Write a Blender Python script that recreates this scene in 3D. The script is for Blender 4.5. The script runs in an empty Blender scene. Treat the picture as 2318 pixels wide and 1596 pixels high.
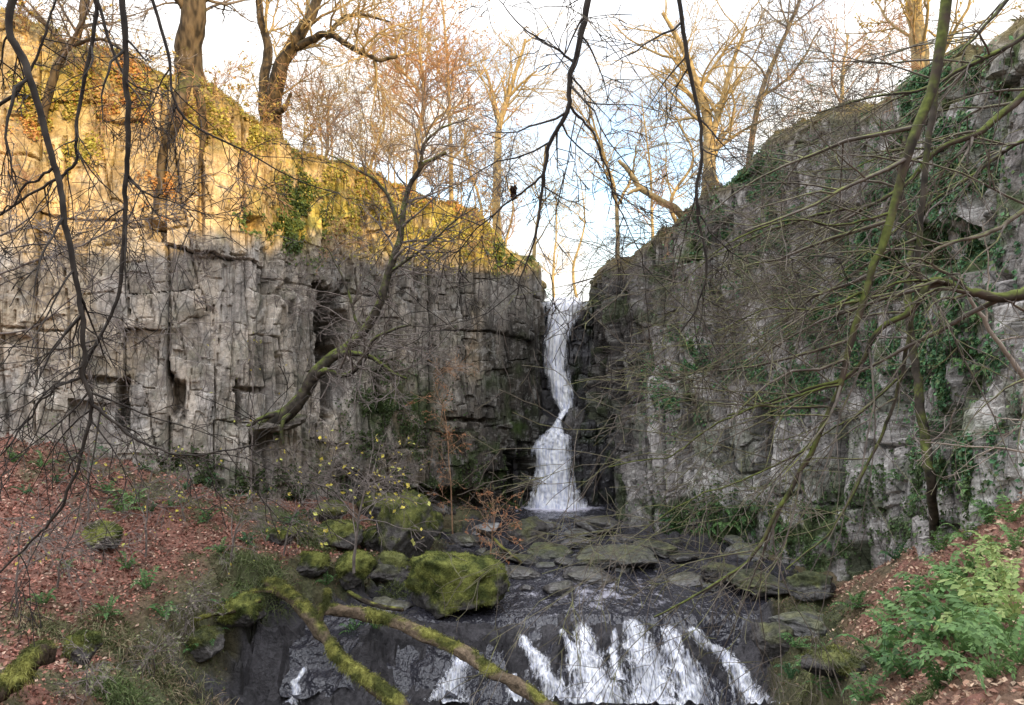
import bpy, bmesh, math, random
import numpy as np
from mathutils import Vector
rng=np.random.default_rng(11)
random.seed(5)
SC=bpy.context.scene
COL=SC.collection
F=1674.;CX=1159.;CY=798.
def P(px,py,Y): return np.array([(px-CX)/F*Y,Y,-(py-CY)/F*Y])
def nrm(a): return a/np.maximum(np.linalg.norm(a,axis=-1,keepdims=True),1e-9)

# ------------------------------------------------------------------ noise
def _h(ix,iy,iz,s):
    ix=np.asarray(ix,np.int64);iy=np.asarray(iy,np.int64);iz=np.asarray(iz,np.int64)
    n=((ix*73856093)^(iy*19349663)^(iz*83492791)^(s*26544357))&0xffffffff
    n=((n^(n>>13))*1274126177)&0xffffffff
    n=((n^(n>>16))*1103515245)&0xffffffff
    n=n^(n>>13)
    return (n&0xffffff)/float(0xffffff)
def vn(x,y,z=0.,s=0):
    x,y,z=np.broadcast_arrays(np.asarray(x,float),np.asarray(y,float),np.asarray(z,float))
    i=np.floor(x);j=np.floor(y);k=np.floor(z)
    a=x-i;b=y-j;c=z-k
    a=a*a*(3-2*a);b=b*b*(3-2*b);c=c*c*(3-2*c)
    i=i.astype(np.int64);j=j.astype(np.int64);k=k.astype(np.int64)
    r=0
    for di in (0,1):
        wa=a if di else 1-a
        for dj in (0,1):
            wb=b if dj else 1-b
            for dk in (0,1):
                wc=c if dk else 1-c
                r=r+wa*wb*wc*_h(i+di,j+dj,k+dk,s)
    return r
def fbm(x,y,z=0.,o=4,s=0):
    t=0;A=.5;f=1.;tot=0
    for q in range(o):
        t=t+A*vn(np.asarray(x)*f,np.asarray(y)*f,np.asarray(z)*f,s+q*17);tot+=A;A*=.5;f*=2.03
    return t/tot
def rfbm(x,y,o=5,s=0):      # rougher: stays contrasty at fine scales
    t=0;A=.5;f=1.;tot=0
    for q in range(o):
        t=t+A*vn(x*f,y*f,0.,s+q*17);tot+=A;A*=.75;f*=2.03
    return t/tot
def sst(a,b,x):
    t=np.clip((x-a)/(b-a),0,1);return t*t*(3-2*t)
def lerp(a,b,t): return a+(b-a)*t
def split(c,s,ex):
    i=np.floor(c).astype(np.int64);z=np.zeros_like(i)
    jb=lambda q: q+.42*(2*_h(q,ex+z,z,s)-1)
    i=i-(c<jb(i))+(c>=jb(i+1))
    return i,c-jb(i),jb(i+1)-c
def blk(u,v,w,h,s):
    i,a,b=split(u/w,s,0)
    z=np.zeros_like(i)
    j,c,d=split(v/h+_h(i,z+7,z,s)*3,s+1,i)
    r=_h(i,j,z,s+2);r2=_h(i,j,z+3,s+3);r3=_h(i,j,z+9,s+5)
    e=np.minimum(np.minimum(a,b)*w,np.minimum(c,d)*h)
    return r,e,(a/(a+b)-.5)*(r2-.5)*2,(c/(c+d)-.5)*(r3-.5)*2,r2

# ------------------------------------------------------------------ mesh helpers
def mesh_obj(name,V,Q=None,T=None,mat=None,parent=None,col=None,smooth=False,loc=None):
    V=np.asarray(V,float)
    if loc is not None: V=V-np.asarray(loc)
    me=bpy.data.meshes.new(name)
    parts=[];st=[];off=0
    if Q is not None and len(Q):
        Q=np.asarray(Q,np.int32);parts.append(Q.ravel());st.append(np.arange(len(Q))*4);off=len(Q)*4
    if T is not None and len(T):
        T=np.asarray(T,np.int32);parts.append(T.ravel());st.append(off+np.arange(len(T))*3)
    L=np.concatenate(parts).astype(np.int32);S=np.concatenate(st).astype(np.int32)
    me.vertices.add(len(V));me.loops.add(len(L));me.polygons.add(len(S))
    me.vertices.foreach_set('co',V.astype(np.float32).ravel())
    me.loops.foreach_set('vertex_index',L)
    me.polygons.foreach_set('loop_start',S)
    me.polygons.foreach_set('use_smooth',np.full(len(S),bool(smooth)))
    me.update(calc_edges=True)
    if col is not None:
        c=np.ones((len(V),4),np.float32);col=np.asarray(col)
        c[:,:col.shape[1]]=col
        a=me.color_attributes.new('Col','FLOAT_COLOR','POINT');a.data.foreach_set('color',c.ravel())
    if mat: me.materials.append(mat)
    o=bpy.data.objects.new(name,me);COL.objects.link(o)
    if parent: o.parent=parent
    elif loc is not None: o.location=loc
    return o
def tag(o,label=None,cat=None,group=None,kind=None):
    if label:o['label']=label
    if cat:o['category']=cat
    if group:o['group']=group
    if kind:o['kind']=kind
    return o
def thing(name,label,cat,loc=(0,0,0),group=None):
    o=bpy.data.objects.new(name,None);COL.objects.link(o);o.location=loc;o.empty_display_size=.2
    return tag(o,label,cat,group)
def gridq(nv,nu):
    i=np.arange(nv*nu).reshape(nv,nu)
    return np.stack([i[:-1,:-1],i[:-1,1:],i[1:,1:],i[1:,:-1]],-1).reshape(-1,4)
def catmull(p,n=8):
    p=np.asarray(p,float)
    q=np.vstack([2*p[0]-p[1],p,2*p[-1]-p[-2]])
    out=[]
    t=np.linspace(0,1,n,endpoint=False)[:,None]
    for i in range(len(p)-1):
        a,b,c,d=q[i:i+4]
        out.append(.5*(2*b+(c-a)*t+(2*a-5*b+4*c-d)*t*t+(3*b-a-3*c+d)*t**3))
    out.append(p[-1:]);return np.vstack(out)
class Tubes:
    def __init__(s): s.V=[];s.Q=[];s.n=0
    def add(s,p,r,k=4):
        m=len(p)
        if m<2:return
        t=nrm(np.gradient(p,axis=0))
        ref=np.array([0,0,1.]) if abs(t[:,2].mean())<.75 else np.array([.8,.6,0])
        n=nrm(np.cross(t,ref));b=np.cross(t,n)
        a=2*np.pi*np.arange(k)/k
        ring=p[:,None]+np.asarray(r)[:,None,None]*(np.cos(a)[None,:,None]*n[:,None]+np.sin(a)[None,:,None]*b[:,None])
        i=np.arange(m-1)[:,None]*k;j=np.arange(k)[None];j2=(j+1)%k
        q=np.stack([i+j,i+j2,i+k+j2,i+k+j],-1).reshape(-1,4)+s.n
        s.V.append(ring.reshape(-1,3));s.Q.append(q);s.n+=m*k
    def build(s,name,mat,parent=None,loc=None,smooth=True):
        if not s.n:return None
        return mesh_obj(name,np.vstack(s.V),np.vstack(s.Q),None,mat,parent,None,smooth,loc)
def grow(T,p0,d,L,r,lev,mx,nch,wig,trop,ratio=.55,spread=.9,rmin=.004,tips=None,grav=None):
    k=max(3,7-lev*1)
    ds=nrm(d)[None]+np.cumsum(rng.normal(0,wig,(k,3)),0)
    ds=ds+np.arange(1,k+1)[:,None]*np.asarray(trop)[None]
    ds=nrm(ds)
    pts=np.vstack([p0,p0+np.cumsum(ds*(L/k),0)])
    f=np.linspace(0,1,k+1)
    rr=np.maximum(r*(1-.75*f),rmin)
    T.add(pts,rr,5 if (lev==0 and r>.03) else (4 if lev<mx else 3))
    if tips is not None and lev>=mx-1: tips.append(pts[1:])
    if lev<mx:
        for c in range(nch[lev]):
            ff=rng.uniform(.18,1.)
            x=ff*k;i=min(int(x),k-1)
            p=pts[i]+(pts[i+1]-pts[i])*(x-i)
            rv=rng.normal(0,1,3);dd=ds[i];rv=rv-dd*rv.dot(dd)
            nd=dd*.75+nrm(rv)*spread*rng.uniform(.6,1.2)
            grow(T,p,nd,L*ratio*(1.15-.6*ff)*rng.uniform(.6,1.3),max(rr[i]*.62,rmin),lev+1,mx,nch,wig,trop,ratio,spread,rmin,tips)
def limb(T,pts,r0,r1,k=8,jit=.0,n=8):
    w=catmull(pts,n)
    if jit>0:
        s=np.linspace(0,len(pts)*1.3,len(w))
        o=rng.uniform(0,99)
        w=w+jit*np.stack([fbm(s*2,o,o,3,1)-.5,fbm(s*2,o,o,3,2)-.5,fbm(s*2,o,o,3,3)-.5],-1)
    rr=np.linspace(r0,r1,len(w))
    T.add(w,rr*(1+.25*(fbm(np.arange(len(w))*.35,r0*99,0,2,6)-.5)),k);return w,rr
def sprout(T,w,rr,n,L,spread,bias,mx,nch,wig=.14,trop=(0,0,0),lo=.1,rmin=.004,tips=None,ratio=.55,rs=.55,hi=1.):
    t=nrm(np.gradient(w,axis=0));m=len(w)
    for c in range(n):
        i=int(np.clip(rng.uniform(lo,hi)*(m-1),0,m-1))
        rv=rng.normal(0,1,3);rv=nrm(rv-t[i]*rv.dot(t[i]))
        d=t[i]*.5+rv*spread+np.asarray(bias)
        ll=rng.uniform(*L)
        grow(T,w[i],d,ll,max(min(rr[i]*rs,.018*ll),rmin*1.5),0,mx,nch,wig,np.asarray(trop),ratio,.9,rmin,tips)
def leaf_quads(Pt,N,size,asp,tilt=.5):
    n=len(Pt)
    N=nrm(N+rng.normal(0,tilt,(n,3)));R=rng.normal(0,1,(n,3))
    t=nrm(np.cross(N,R));b=np.cross(N,t)
    s=(size*rng.uniform(.6,1.35,n))[:,None] if np.isscalar(size) else size[:,None]
    V=np.stack([Pt-t*s*.5,Pt+b*s*asp*.5+N*s*.12,Pt+t*s*.5,Pt-b*s*asp*.5+N*s*.12],1).reshape(-1,3)
    return V,np.arange(4*n).reshape(-1,4)
def pal(cols,n,var=.25):
    c=np.asarray(cols)[rng.integers(0,len(cols),n)]
    return np.clip(c*rng.uniform(1-var,1+var,(n,1)),0,1)
def blades(Pt,D,L,W,droop):
    n=len(Pt);k=4
    side=nrm(np.cross(D,rng.normal(0,1,(n,3))))
    V=[]
    for i in range(k):
        t=i/(k-1)
        c=Pt+D*(L*t)[:,None]+np.array([0,0,-1.])*(droop*L*t*t)[:,None]
        w=(W*(1-.85*t))[:,None]*side
        V+= [c-w,c+w]
    V=np.stack(V,1)
    b=np.arange(n)[:,None]*2*k
    Q=np.concatenate([b+np.array([[2*i,2*i+1,2*i+3,2*i+2]]) for i in range(k-1)],0)
    return V.reshape(-1,3),Q

# ------------------------------------------------------------------ materials
def newmat(name):
    m=bpy.data.materials.new(name);m.use_nodes=True
    nt=m.node_tree;nt.nodes.clear()
    out=nt.nodes.new('ShaderNodeOutputMaterial');b=nt.nodes.new('ShaderNodeBsdfPrincipled')
    nt.links.new(b.outputs[0],out.inputs[0])
    return m,nt,b,out
def noise(nt,vec,scale,detail=6,rough=.6):
    n=nt.nodes.new('ShaderNodeTexNoise');n.inputs['Scale'].default_value=scale;n.inputs['Detail'].default_value=detail;n.inputs['Roughness'].default_value=rough
    if vec is not None: nt.links.new(vec,n.inputs['Vector'])
    return n.outputs[0]
def ramp(nt,inp,a,b,ca=(0,0,0,1),cb=(1,1,1,1)):
    r=nt.nodes.new('ShaderNodeValToRGB');e=r.color_ramp.elements
    e[0].position=a;e[1].position=min(b,1.);e[0].color=ca;e[1].color=cb
    nt.links.new(inp,r.inputs[0]);return r.outputs[0]
def mixc(nt,fac,a,b,mode='MIX'):
    m=nt.nodes.new('ShaderNodeMix');m.data_type='RGBA';m.blend_type=mode
    for s,v in ((m.inputs[0],fac),(m.inputs[6],a),(m.inputs[7],b)):
        if hasattr(v,'is_linked'): nt.links.new(v,s)
        else: s.default_value=v
    return m.outputs[2]
def objco(nt,scale=None):
    t=nt.nodes.new('ShaderNodeTexCoord')
    if scale is None:return t.outputs['Object']
    m=nt.nodes.new('ShaderNodeMapping');m.inputs['Scale'].default_value=scale
    nt.links.new(t.outputs['Object'],m.inputs[0]);return m.outputs[0]
def vcol(nt):
    a=nt.nodes.new('ShaderNodeAttribute');a.attribute_name='Col';return a
def cracks(nt,scale,amt,w):
    v=objco(nt,scale)
    nz=nt.nodes.new('ShaderNodeTexNoise');nz.inputs['Scale'].default_value=.9;nz.inputs['Detail'].default_value=1
    nt.links.new(v,nz.inputs['Vector'])
    ad=nt.nodes.new('ShaderNodeVectorMath');ad.operation='MULTIPLY_ADD';ad.inputs[1].default_value=(.5,.5,.5)
    nt.links.new(nz.outputs['Color'],ad.inputs[0]);nt.links.new(v,ad.inputs[2])
    vo=nt.nodes.new('ShaderNodeTexVoronoi');vo.feature='DISTANCE_TO_EDGE';vo.inputs['Scale'].default_value=1.
    nt.links.new(ad.outputs[0],vo.inputs['Vector'])
    return ramp(nt,vo.outputs['Distance'],0.,w,(amt,amt,amt,1),(1,1,1,1))
def mat_vc(name,rough=.9,lo=.6,hi=1.35,sc=8.,bump=.4,spec=.3,crack=False,trans=0):
    m,nt,b,out=newmat(name)
    a=vcol(nt);v=objco(nt)
    if bump==0: c=a.outputs['Color']
    else:
        n1=noise(nt,v,sc,3,.7)
        c=mixc(nt,1.,a.outputs['Color'],ramp(nt,n1,.3,.7,(lo,lo,lo,1),(hi,hi,hi,1)),'MULTIPLY')
    if crack: c=mixc(nt,1.,c,mixc(nt,1.,cracks(nt,(2.,2.,.55),.32,.03),cracks(nt,(5.5,5.5,2.2),.65,.04),'MULTIPLY'),'MULTIPLY')
    nt.links.new(c,b.inputs['Base Color'])
    b.inputs['Roughness'].default_value=rough
    b.inputs['Specular IOR Level'].default_value=spec
    if bump>0:
        bp=nt.nodes.new('ShaderNodeBump');bp.inputs['Strength'].default_value=bump;bp.inputs['Distance'].default_value=.06
        nt.links.new(noise(nt,v,sc*1.9,3,.7),bp.inputs['Height'])
        nt.links.new(bp.outputs[0],b.inputs['Normal'])
    if trans:
        tr=nt.nodes.new('ShaderNodeBsdfTranslucent');nt.links.new(c,tr.inputs[0])
        mx=nt.nodes.new('ShaderNodeMixShader');mx.inputs[0].default_value=trans
        nt.links.new(b.outputs[0],mx.inputs[1]);nt.links.new(tr.outputs[0],mx.inputs[2]);nt.links.new(mx.outputs[0],out.inputs[0])
    return m
def mat_bark(name,c1,c2,moss=0.,mcol=(.085,.1,.025,1),bump=False):
    m,nt,b,out=newmat(name)
    v=objco(nt)
    c=mixc(nt,ramp(nt,noise(nt,objco(nt,(1,1,.35)) if bump else v,6.,1),.35,.65),c1,c2)
    if moss>0:
        g=nt.nodes.new('ShaderNodeNewGeometry');s=nt.nodes.new('ShaderNodeSeparateXYZ');nt.links.new(g.outputs['Normal'],s.inputs[0])
        ad=nt.nodes.new('ShaderNodeMath');ad.operation='MULTIPLY_ADD';ad.inputs[1].default_value=.22;nt.links.new(s.outputs[2],ad.inputs[0])
        nt.links.new(noise(nt,v,2.3,4,.7),ad.inputs[2])
        f=ramp(nt,ad.outputs[0],.62-moss*.3,.8-moss*.3)
        c=mixc(nt,f,c,mixc(nt,ramp(nt,noise(nt,v,14,1),.35,.7),mcol,tuple(x*1.9 for x in mcol[:3])+(1,)))
    nt.links.new(c,b.inputs['Base Color']);b.inputs['Roughness'].default_value=.9;b.inputs['Specular IOR Level'].default_value=.2
    if bump:
        bp=nt.nodes.new('ShaderNodeBump');bp.inputs['Strength'].default_value=.8;bp.inputs['Distance'].default_value=.05
        nt.links.new(noise(nt,objco(nt,(1,1,.3)),9,4),bp.inputs['Height']);nt.links.new(bp.outputs[0],b.inputs['Normal'])
    return m
M_rock=mat_vc('limestone',.92,.72,1.28,7.,.8,.2,crack=True)
M_rockw=mat_vc('wet_rock',.28,.6,1.4,5.,.8,.6)
M_ground=mat_vc('ground_soil',.7,.5,1.5,9.,.9,.35)
M_moss=mat_vc('mossy_rock',.95,.5,1.5,9.,.8,.15)
M_leaf=mat_vc('leaf',.6,.85,1.15,6.,0,.35,trans=.3)
M_litter=mat_vc('dead_leaf',.8,.85,1.15,6.,0,.2)
M_grass=mat_vc('grass_blade',.7,.8,1.2,6.,0,.25,trans=.25)
M_bdark=mat_bark('dark_bark',(.022,.018,.016,1),(.05,.042,.035,1))
M_btwig=mat_bark('twig_bark',(.12,.1,.09,1),(.22,.185,.165,1))
M_bgreen=mat_bark('mossy_twig_bark',(.08,.066,.056,1),(.17,.143,.122,1),.1,(.1,.105,.035,1))
M_bred=mat_bark('red_twig_bark',(.28,.165,.1,1),(.45,.28,.17,1))
M_bgrey=mat_bark('grey_bark',(.08,.065,.052,1),(.2,.165,.13,1),.15)
M_btrunk=mat_bark('old_dark_bark',(.03,.023,.016,1),(.13,.095,.06,1),.12,(.06,.06,.02,1),True)
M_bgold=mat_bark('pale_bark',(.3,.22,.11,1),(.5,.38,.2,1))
M_bmoss=mat_bark('mossy_bark',(.03,.025,.02,1),(.08,.06,.045,1),.58,(.075,.088,.022,1))
M_bmoss2=mat_bark('dark_mossy_bark',(.03,.026,.021,1),(.08,.066,.052,1),.42)
M_bpale=mat_bark('bleached_wood',(.25,.2,.16,1),(.36,.31,.26,1))

def mat_water():
    m,nt,b,out=newmat('stream_water')
    a=vcol(nt)
    n=noise(nt,objco(nt,(1,.6,1)),2.6,5,.7)
    sep=nt.nodes.new('ShaderNodeSeparateColor');nt.links.new(a.outputs['Color'],sep.inputs[0])
    ad=nt.nodes.new('ShaderNodeMath');ad.operation='ADD';nt.links.new(n,ad.inputs[0]);nt.links.new(sep.outputs[0],ad.inputs[1])
    f=ramp(nt,ad.outputs[0],.66,1.)
    c=mixc(nt,f,(.035,.034,.042,1),(.7,.68,.78,1))  # pale lilac serves foam and the painted sky reflection alike
    nt.links.new(c,b.inputs['Base Color'])
    r=ramp(nt,ad.outputs[0],.66,1.,(.15,.15,.15,1),(.5,.5,.5,1));nt.links.new(r,b.inputs['Roughness'])
    b.inputs['Specular IOR Level'].default_value=.75
    b.inputs['IOR'].default_value=1.4
    bp=nt.nodes.new('ShaderNodeBump');bp.inputs['Strength'].default_value=.9;bp.inputs['Distance'].default_value=.24
    nt.links.new(noise(nt,objco(nt,(.9,.6,1)),3.6,3,.55),bp.inputs['Height']);nt.links.new(bp.outputs[0],b.inputs['Normal'])
    return m
M_water=mat_water()
def mat_white(name,scale,a0,a1):
    m,nt,b,out=newmat(name)
    a=vcol(nt);v=objco(nt,scale)
    n=noise(nt,v,1.,5,.7)
    sep=nt.nodes.new('ShaderNodeSeparateColor');nt.links.new(a.outputs['Color'],sep.inputs[0])
    ad=nt.nodes.new('ShaderNodeMath');ad.operation='ADD';nt.links.new(n,ad.inputs[0]);nt.links.new(sep.outputs[0],ad.inputs[1])
    f=ramp(nt,ad.outputs[0],a0,a1)
    n2=noise(nt,objco(nt,tuple(x*1.6 for x in scale)),1.,4,.7)
    c=mixc(nt,ramp(nt,n2,.35,.58),(.5,.53,.68,1),(.97,.97,.98,1))
    nt.links.new(c,b.inputs['Base Color']);b.inputs['Roughness'].default_value=.5
    tr=nt.nodes.new('ShaderNodeBsdfTransparent');mx=nt.nodes.new('ShaderNodeMixShader')
    nt.links.new(f,mx.inputs[0]);nt.links.new(tr.outputs[0],mx.inputs[1]);nt.links.new(b.outputs[0],mx.inputs[2]);nt.links.new(mx.outputs[0],out.inputs[0])
    return m
M_fall=mat_white('falling_water',(6.5,5.5,.8),.66,1.)
M_casc=mat_white('white_water',(14.,6.,3.4),.64,.98)

# ------------------------------------------------------------------ ground
ctrl=[(-300,900,21),(0,1000,21.3),(250,1040,22.3),(500,1120,23.8),(650,1130,25.5),(800,1150,27.5),(1000,1165,30),(1150,1165,32.5),
(0,1130,19.2),(0,1250,17.3),(0,1400,14.8),(0,1596,12.3),(-300,1300,15),(250,1180,20),(250,1330,17.5),(250,1480,15.5),(300,1596,14),(450,1230,20.8),(480,1350,18.8),(480,1500,16.6),(600,1290,20.5),(600,1200,23),(750,1220,24.5),(900,1240,25.5),(850,1320,21.8),(950,1190,28.5),
(1400,1165,32.5),(1600,1215,28.2),(1750,1270,26),(1900,1310,23),(1800,1360,21),(1850,1430,18.3),(1800,1530,15.5),(1950,1330,20),(1950,1460,15.5),(2050,1240,18.7),(2100,1300,15.5),(2050,1410,14),(2000,1560,12),(2200,1205,14.8),(2318,1160,12.8),(2250,1310,11.5),(2200,1430,10.5),(2318,1420,8.5),(2200,1570,8.2),(2318,1600,6.2),(1900,1600,12),(2600,1300,8)]
cp=np.array([P(*c) for c in ctrl]+[(0,1.5,-1.8),(2.5,3,-2.2),(0,6,-4.2),(-4,5,-4.4),(-4,9,-6.2),(0,10,-7),(3,9,-5.7)])
def tpsk(d2): return .5*d2*np.log(d2+1e-9)
n=len(cp)
K=tpsk(((cp[:,None,:2]-cp[None,:,:2])**2).sum(-1))+np.eye(n)*.6
A=np.zeros((n+3,n+3));A[:n,:n]=K;A[:n,n]=1;A[:n,n+1:]=cp[:,:2];A[n,:n]=1;A[n+1:,:n]=cp[:,:2].T
wts=np.linalg.solve(A,np.concatenate([cp[:,2],[0,0,0]]))
def bank(x,y):
    x=np.clip(x,-20,13);y=np.clip(y,1,36)
    r=wts[n]+wts[n+1]*x+wts[n+2]*y
    for i in range(n): r=r+wts[i]*tpsk((x-cp[i,0])**2+(y-cp[i,1])**2)
    return r
eY=[3,8,10,12,17,20,23.5,27,30,33,40]
eL=[-.3,-2.5,-4.2,-5.2,-7.2,-6.9,-3.35,-2.5,-1.4,-.7,0]
eR=[.3,1.6,3.4,5.,6.4,7.4,8.7,7.4,5.2,4.5,4]
def edged(x,y): return np.maximum(np.interp(y,eY,eL)-x,x-np.interp(y,eY,eR))
def zs(x,y):
    y2=y+1.7*(fbm(x*.5,3.3,0,3,41)-.5)+1.1*(fbm(x*1.6,y*1.2,0,4,43)-.5)+np.where(x<-1.5,(-1.5-x)*.1,0)
    return np.interp(y2,[8,16.6,17.3,18.2,18.5,18.8,19.15,19.4,19.65,19.95,20.2,20.4,22,24,27,30,32,34],[-9.8,-9.6,-9.4,-9.1,-8.95,-8.6,-8.42,-8.1,-7.95,-7.58,-7.46,-7.4,-7.32,-7.22,-7.1,-7.02,-7.0,-7.0])
def chan(x,y):
    wob=(fbm(x*.6,y*.6,0,3,61)-.5)*1.6
    soft=sst(-1,-3,x)*sst(20.3,19.,y)
    d=-edged(x,y)+wob
    lo=-.5-1.3*soft;hi=.9+1.1*soft
    t=np.clip((d-lo)/(hi-lo),0,1);return t*t*(3-2*t)
def height(x,y):
    m=chan(x,y)
    q0=blk(x+.6*fbm(x,y,0,2,14),y+.6*fbm(x,y,2,2,14),.9,.7,277)
    b=bank(x,y)+.7*(fbm(x*.55,y*.55,0,4,5)-.5)+.32*(fbm(x*2.2,y*2.2,0,4,9)-.5)+.45*(q0[0]-.45)*sst(3.2,.4,edged(x,y))
    r,e,t1,t2,_=blk(x+.4*fbm(x,y,0,2,4),y+.4*fbm(x,y,2,2,4),1.3,.8,77)
    r2,e2,_,_,_=blk(x+.3*fbm(x*2,y*2,0,2,4),y,.45,.3,97)
    face=sst(16.5,17.5,y)*(1-sst(19.6,20.2,y))
    up=sst(22.8,24.5,y)*(1-sst(31,32,y))
    bed=zs(x,y)-.17+.09*up+(.22+.2*face)*(r-.5)+.14*(r2-.5)*(1+.6*face)+(.36+.3*face)*(fbm(x*1.3,y*1.3,0,4,15)-.5)+.14*t1+(.14+.22*face)*(fbm(x*4,y*4,0,4,16)-.5)+.12*sst(2.2,4,np.abs(x-2.2))*sst(20.5,21.5,y)
    side=4*m*(1-m)
    return lerp(b,bed,m)+side*(.6*(fbm(x*2.2,y*2.2,0,4,18)-.5)+.4*(r2-.5)+.25*(r-.5))
xs=np.concatenate([np.linspace(-70,-22.5,16),np.linspace(-22,15,620),np.linspace(15.5,60,14)])
ys=np.concatenate([np.linspace(-40,2,14),np.linspace(2.5,37,600),np.linspace(37.5,44,6)])
GX,GY=np.meshgrid(xs,ys)
H=height(GX,GY)
def gh(x,y):
    fx=np.clip(np.interp(x,xs,np.arange(len(xs))),0,len(xs)-1.001);fy=np.clip(np.interp(y,ys,np.arange(len(ys))),0,len(ys)-1.001)
    i=fx.astype(int);j=fy.astype(int);a=fx-i;b=fy-j
    return H[j,i]*(1-a)*(1-b)+H[j,i+1]*a*(1-b)+H[j+1,i]*(1-a)*b+H[j+1,i+1]*a*b
YS=np.linspace(4.5,36,900)
def dropN(px,py):
    px=np.atleast_1d(px).astype(float);py=np.atleast_1d(py).astype(float)
    X=(px[:,None]-CX)/F*YS;Z=-(py[:,None]-CY)/F*YS
    hit=Z<gh(X,np.broadcast_to(YS,X.shape))
    k=np.where(hit.any(1),hit.argmax(1),len(YS)-1)
    a=np.arange(len(px))
    y=YS[k];x=X[a,k];return np.stack([x,y,gh(x,y)],-1)
def drop(px,py): return dropN(px,py)[0]
ch=chan(GX,GY);ED=edged(GX,GY)
soil=np.array([.11,.075,.05]);lit=np.array([.23,.11,.08]);mossc=np.array([.07,.076,.034]);dark=np.array([.042,.039,.042])
nz=fbm(GX*.5,GY*.5,0,4,21);nz2=fbm(GX*1.7,GY*1.7,0,3,23)
c=np.empty(GX.shape+(3,));c[:]=lit
c=lerp(c,soil,sst(.5,.65,nz2)[...,None]*.7)
wl=np.where(GX<0,2.5,1.8)
lowl=sst(-11,-9.3,GX)*sst(-5,-6,GX)*sst(11,12,GY)*sst(17.2,15.6,GY)
footl=sst(-16,-12,GX)*sst(-2,-4,GX)*sst(1.6,.2,np.abs(GY-np.interp(GX,[-14.8,-11.5,-8.6,-7.2,-5.2,-2.8],[20.4,21.5,22.6,24.6,26.5,28.6])))
gm=np.clip(sst(.56,.68,nz)*.5+sst(1,.35,ED/wl+(nz2-.5)*.9)*.9+lowl*.75*sst(.42,.54,nz2)+footl*.75*sst(.4,.56,nz2),0,1)
c=lerp(c,mossc*(.5+1.*nz2[...,None]),gm[...,None])
c=lerp(c,dark*(.5+1.1*nz2[...,None]),sst(.25,.65,ch+.5*(nz2-.5))[...,None])
V=np.stack([GX,GY,H],-1)
g=mesh_obj('ground',V.reshape(-1,3),gridq(len(ys),len(xs)),None,M_ground,None,c.reshape(-1,3));g['kind']='structure'

def water_sheet(name,y0,y1,ny,nx,fn):
    yy=np.linspace(y0,y1,ny);t=np.linspace(0,1,nx)
    Yg=np.repeat(yy[:,None],nx,1);l=np.interp(yy,eY,eL)[:,None]-1.2;r=np.interp(yy,eY,eR)[:,None]+1.2
    Xg=l+(r-l)*t[None]
    Z,foam_sheen=fn(Xg,Yg)
    o=mesh_obj(name,np.stack([Xg,Yg,Z],-1).reshape(-1,3),gridq(ny,nx),None,M_water,None,np.repeat(foam_sheen.reshape(-1,1),3,1),True);o['kind']='structure'
    return o
def f1(x,y):
    z=zs(x,y)
    zf=np.interp(y,[20.2,22,24,27,30,34],[-7.42,-7.33,-7.22,-7.1,-7.02,-7.0])
    t=sst(20.2,20.8,y)
    z=lerp(z-.22,zf+.04,t)+.1*(fbm(x*1.2,y*1.5,0,4,31)-.5)
    fsheen=.02+.2*np.exp(-((y-22.6)/1.6)**2)*np.exp(-((x-2.4)/2.)**2)+.6*np.exp(-((y-33.)/.8)**2)*np.exp(-((x-2.1)/1.6)**2)-.04*sst(24,25.5,y)*(1-sst(31,32.5,y))-.12*sst(3.,4.4,np.abs(x-2.4))-.4*sst(20.8,20.1,y)  # foam below the fall; midstream patch is sky reflection painted as pale colour
    return z,fsheen
water_sheet('stream',18.6,34.3,240,170,f1)
def f2(x,y): return -9.6+.1*(fbm(x*1.4,y*1.9,0,4,33)-.5),-.2+.0*x
water_sheet('plunge_pool',10,18.2,90,110,f2)

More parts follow.
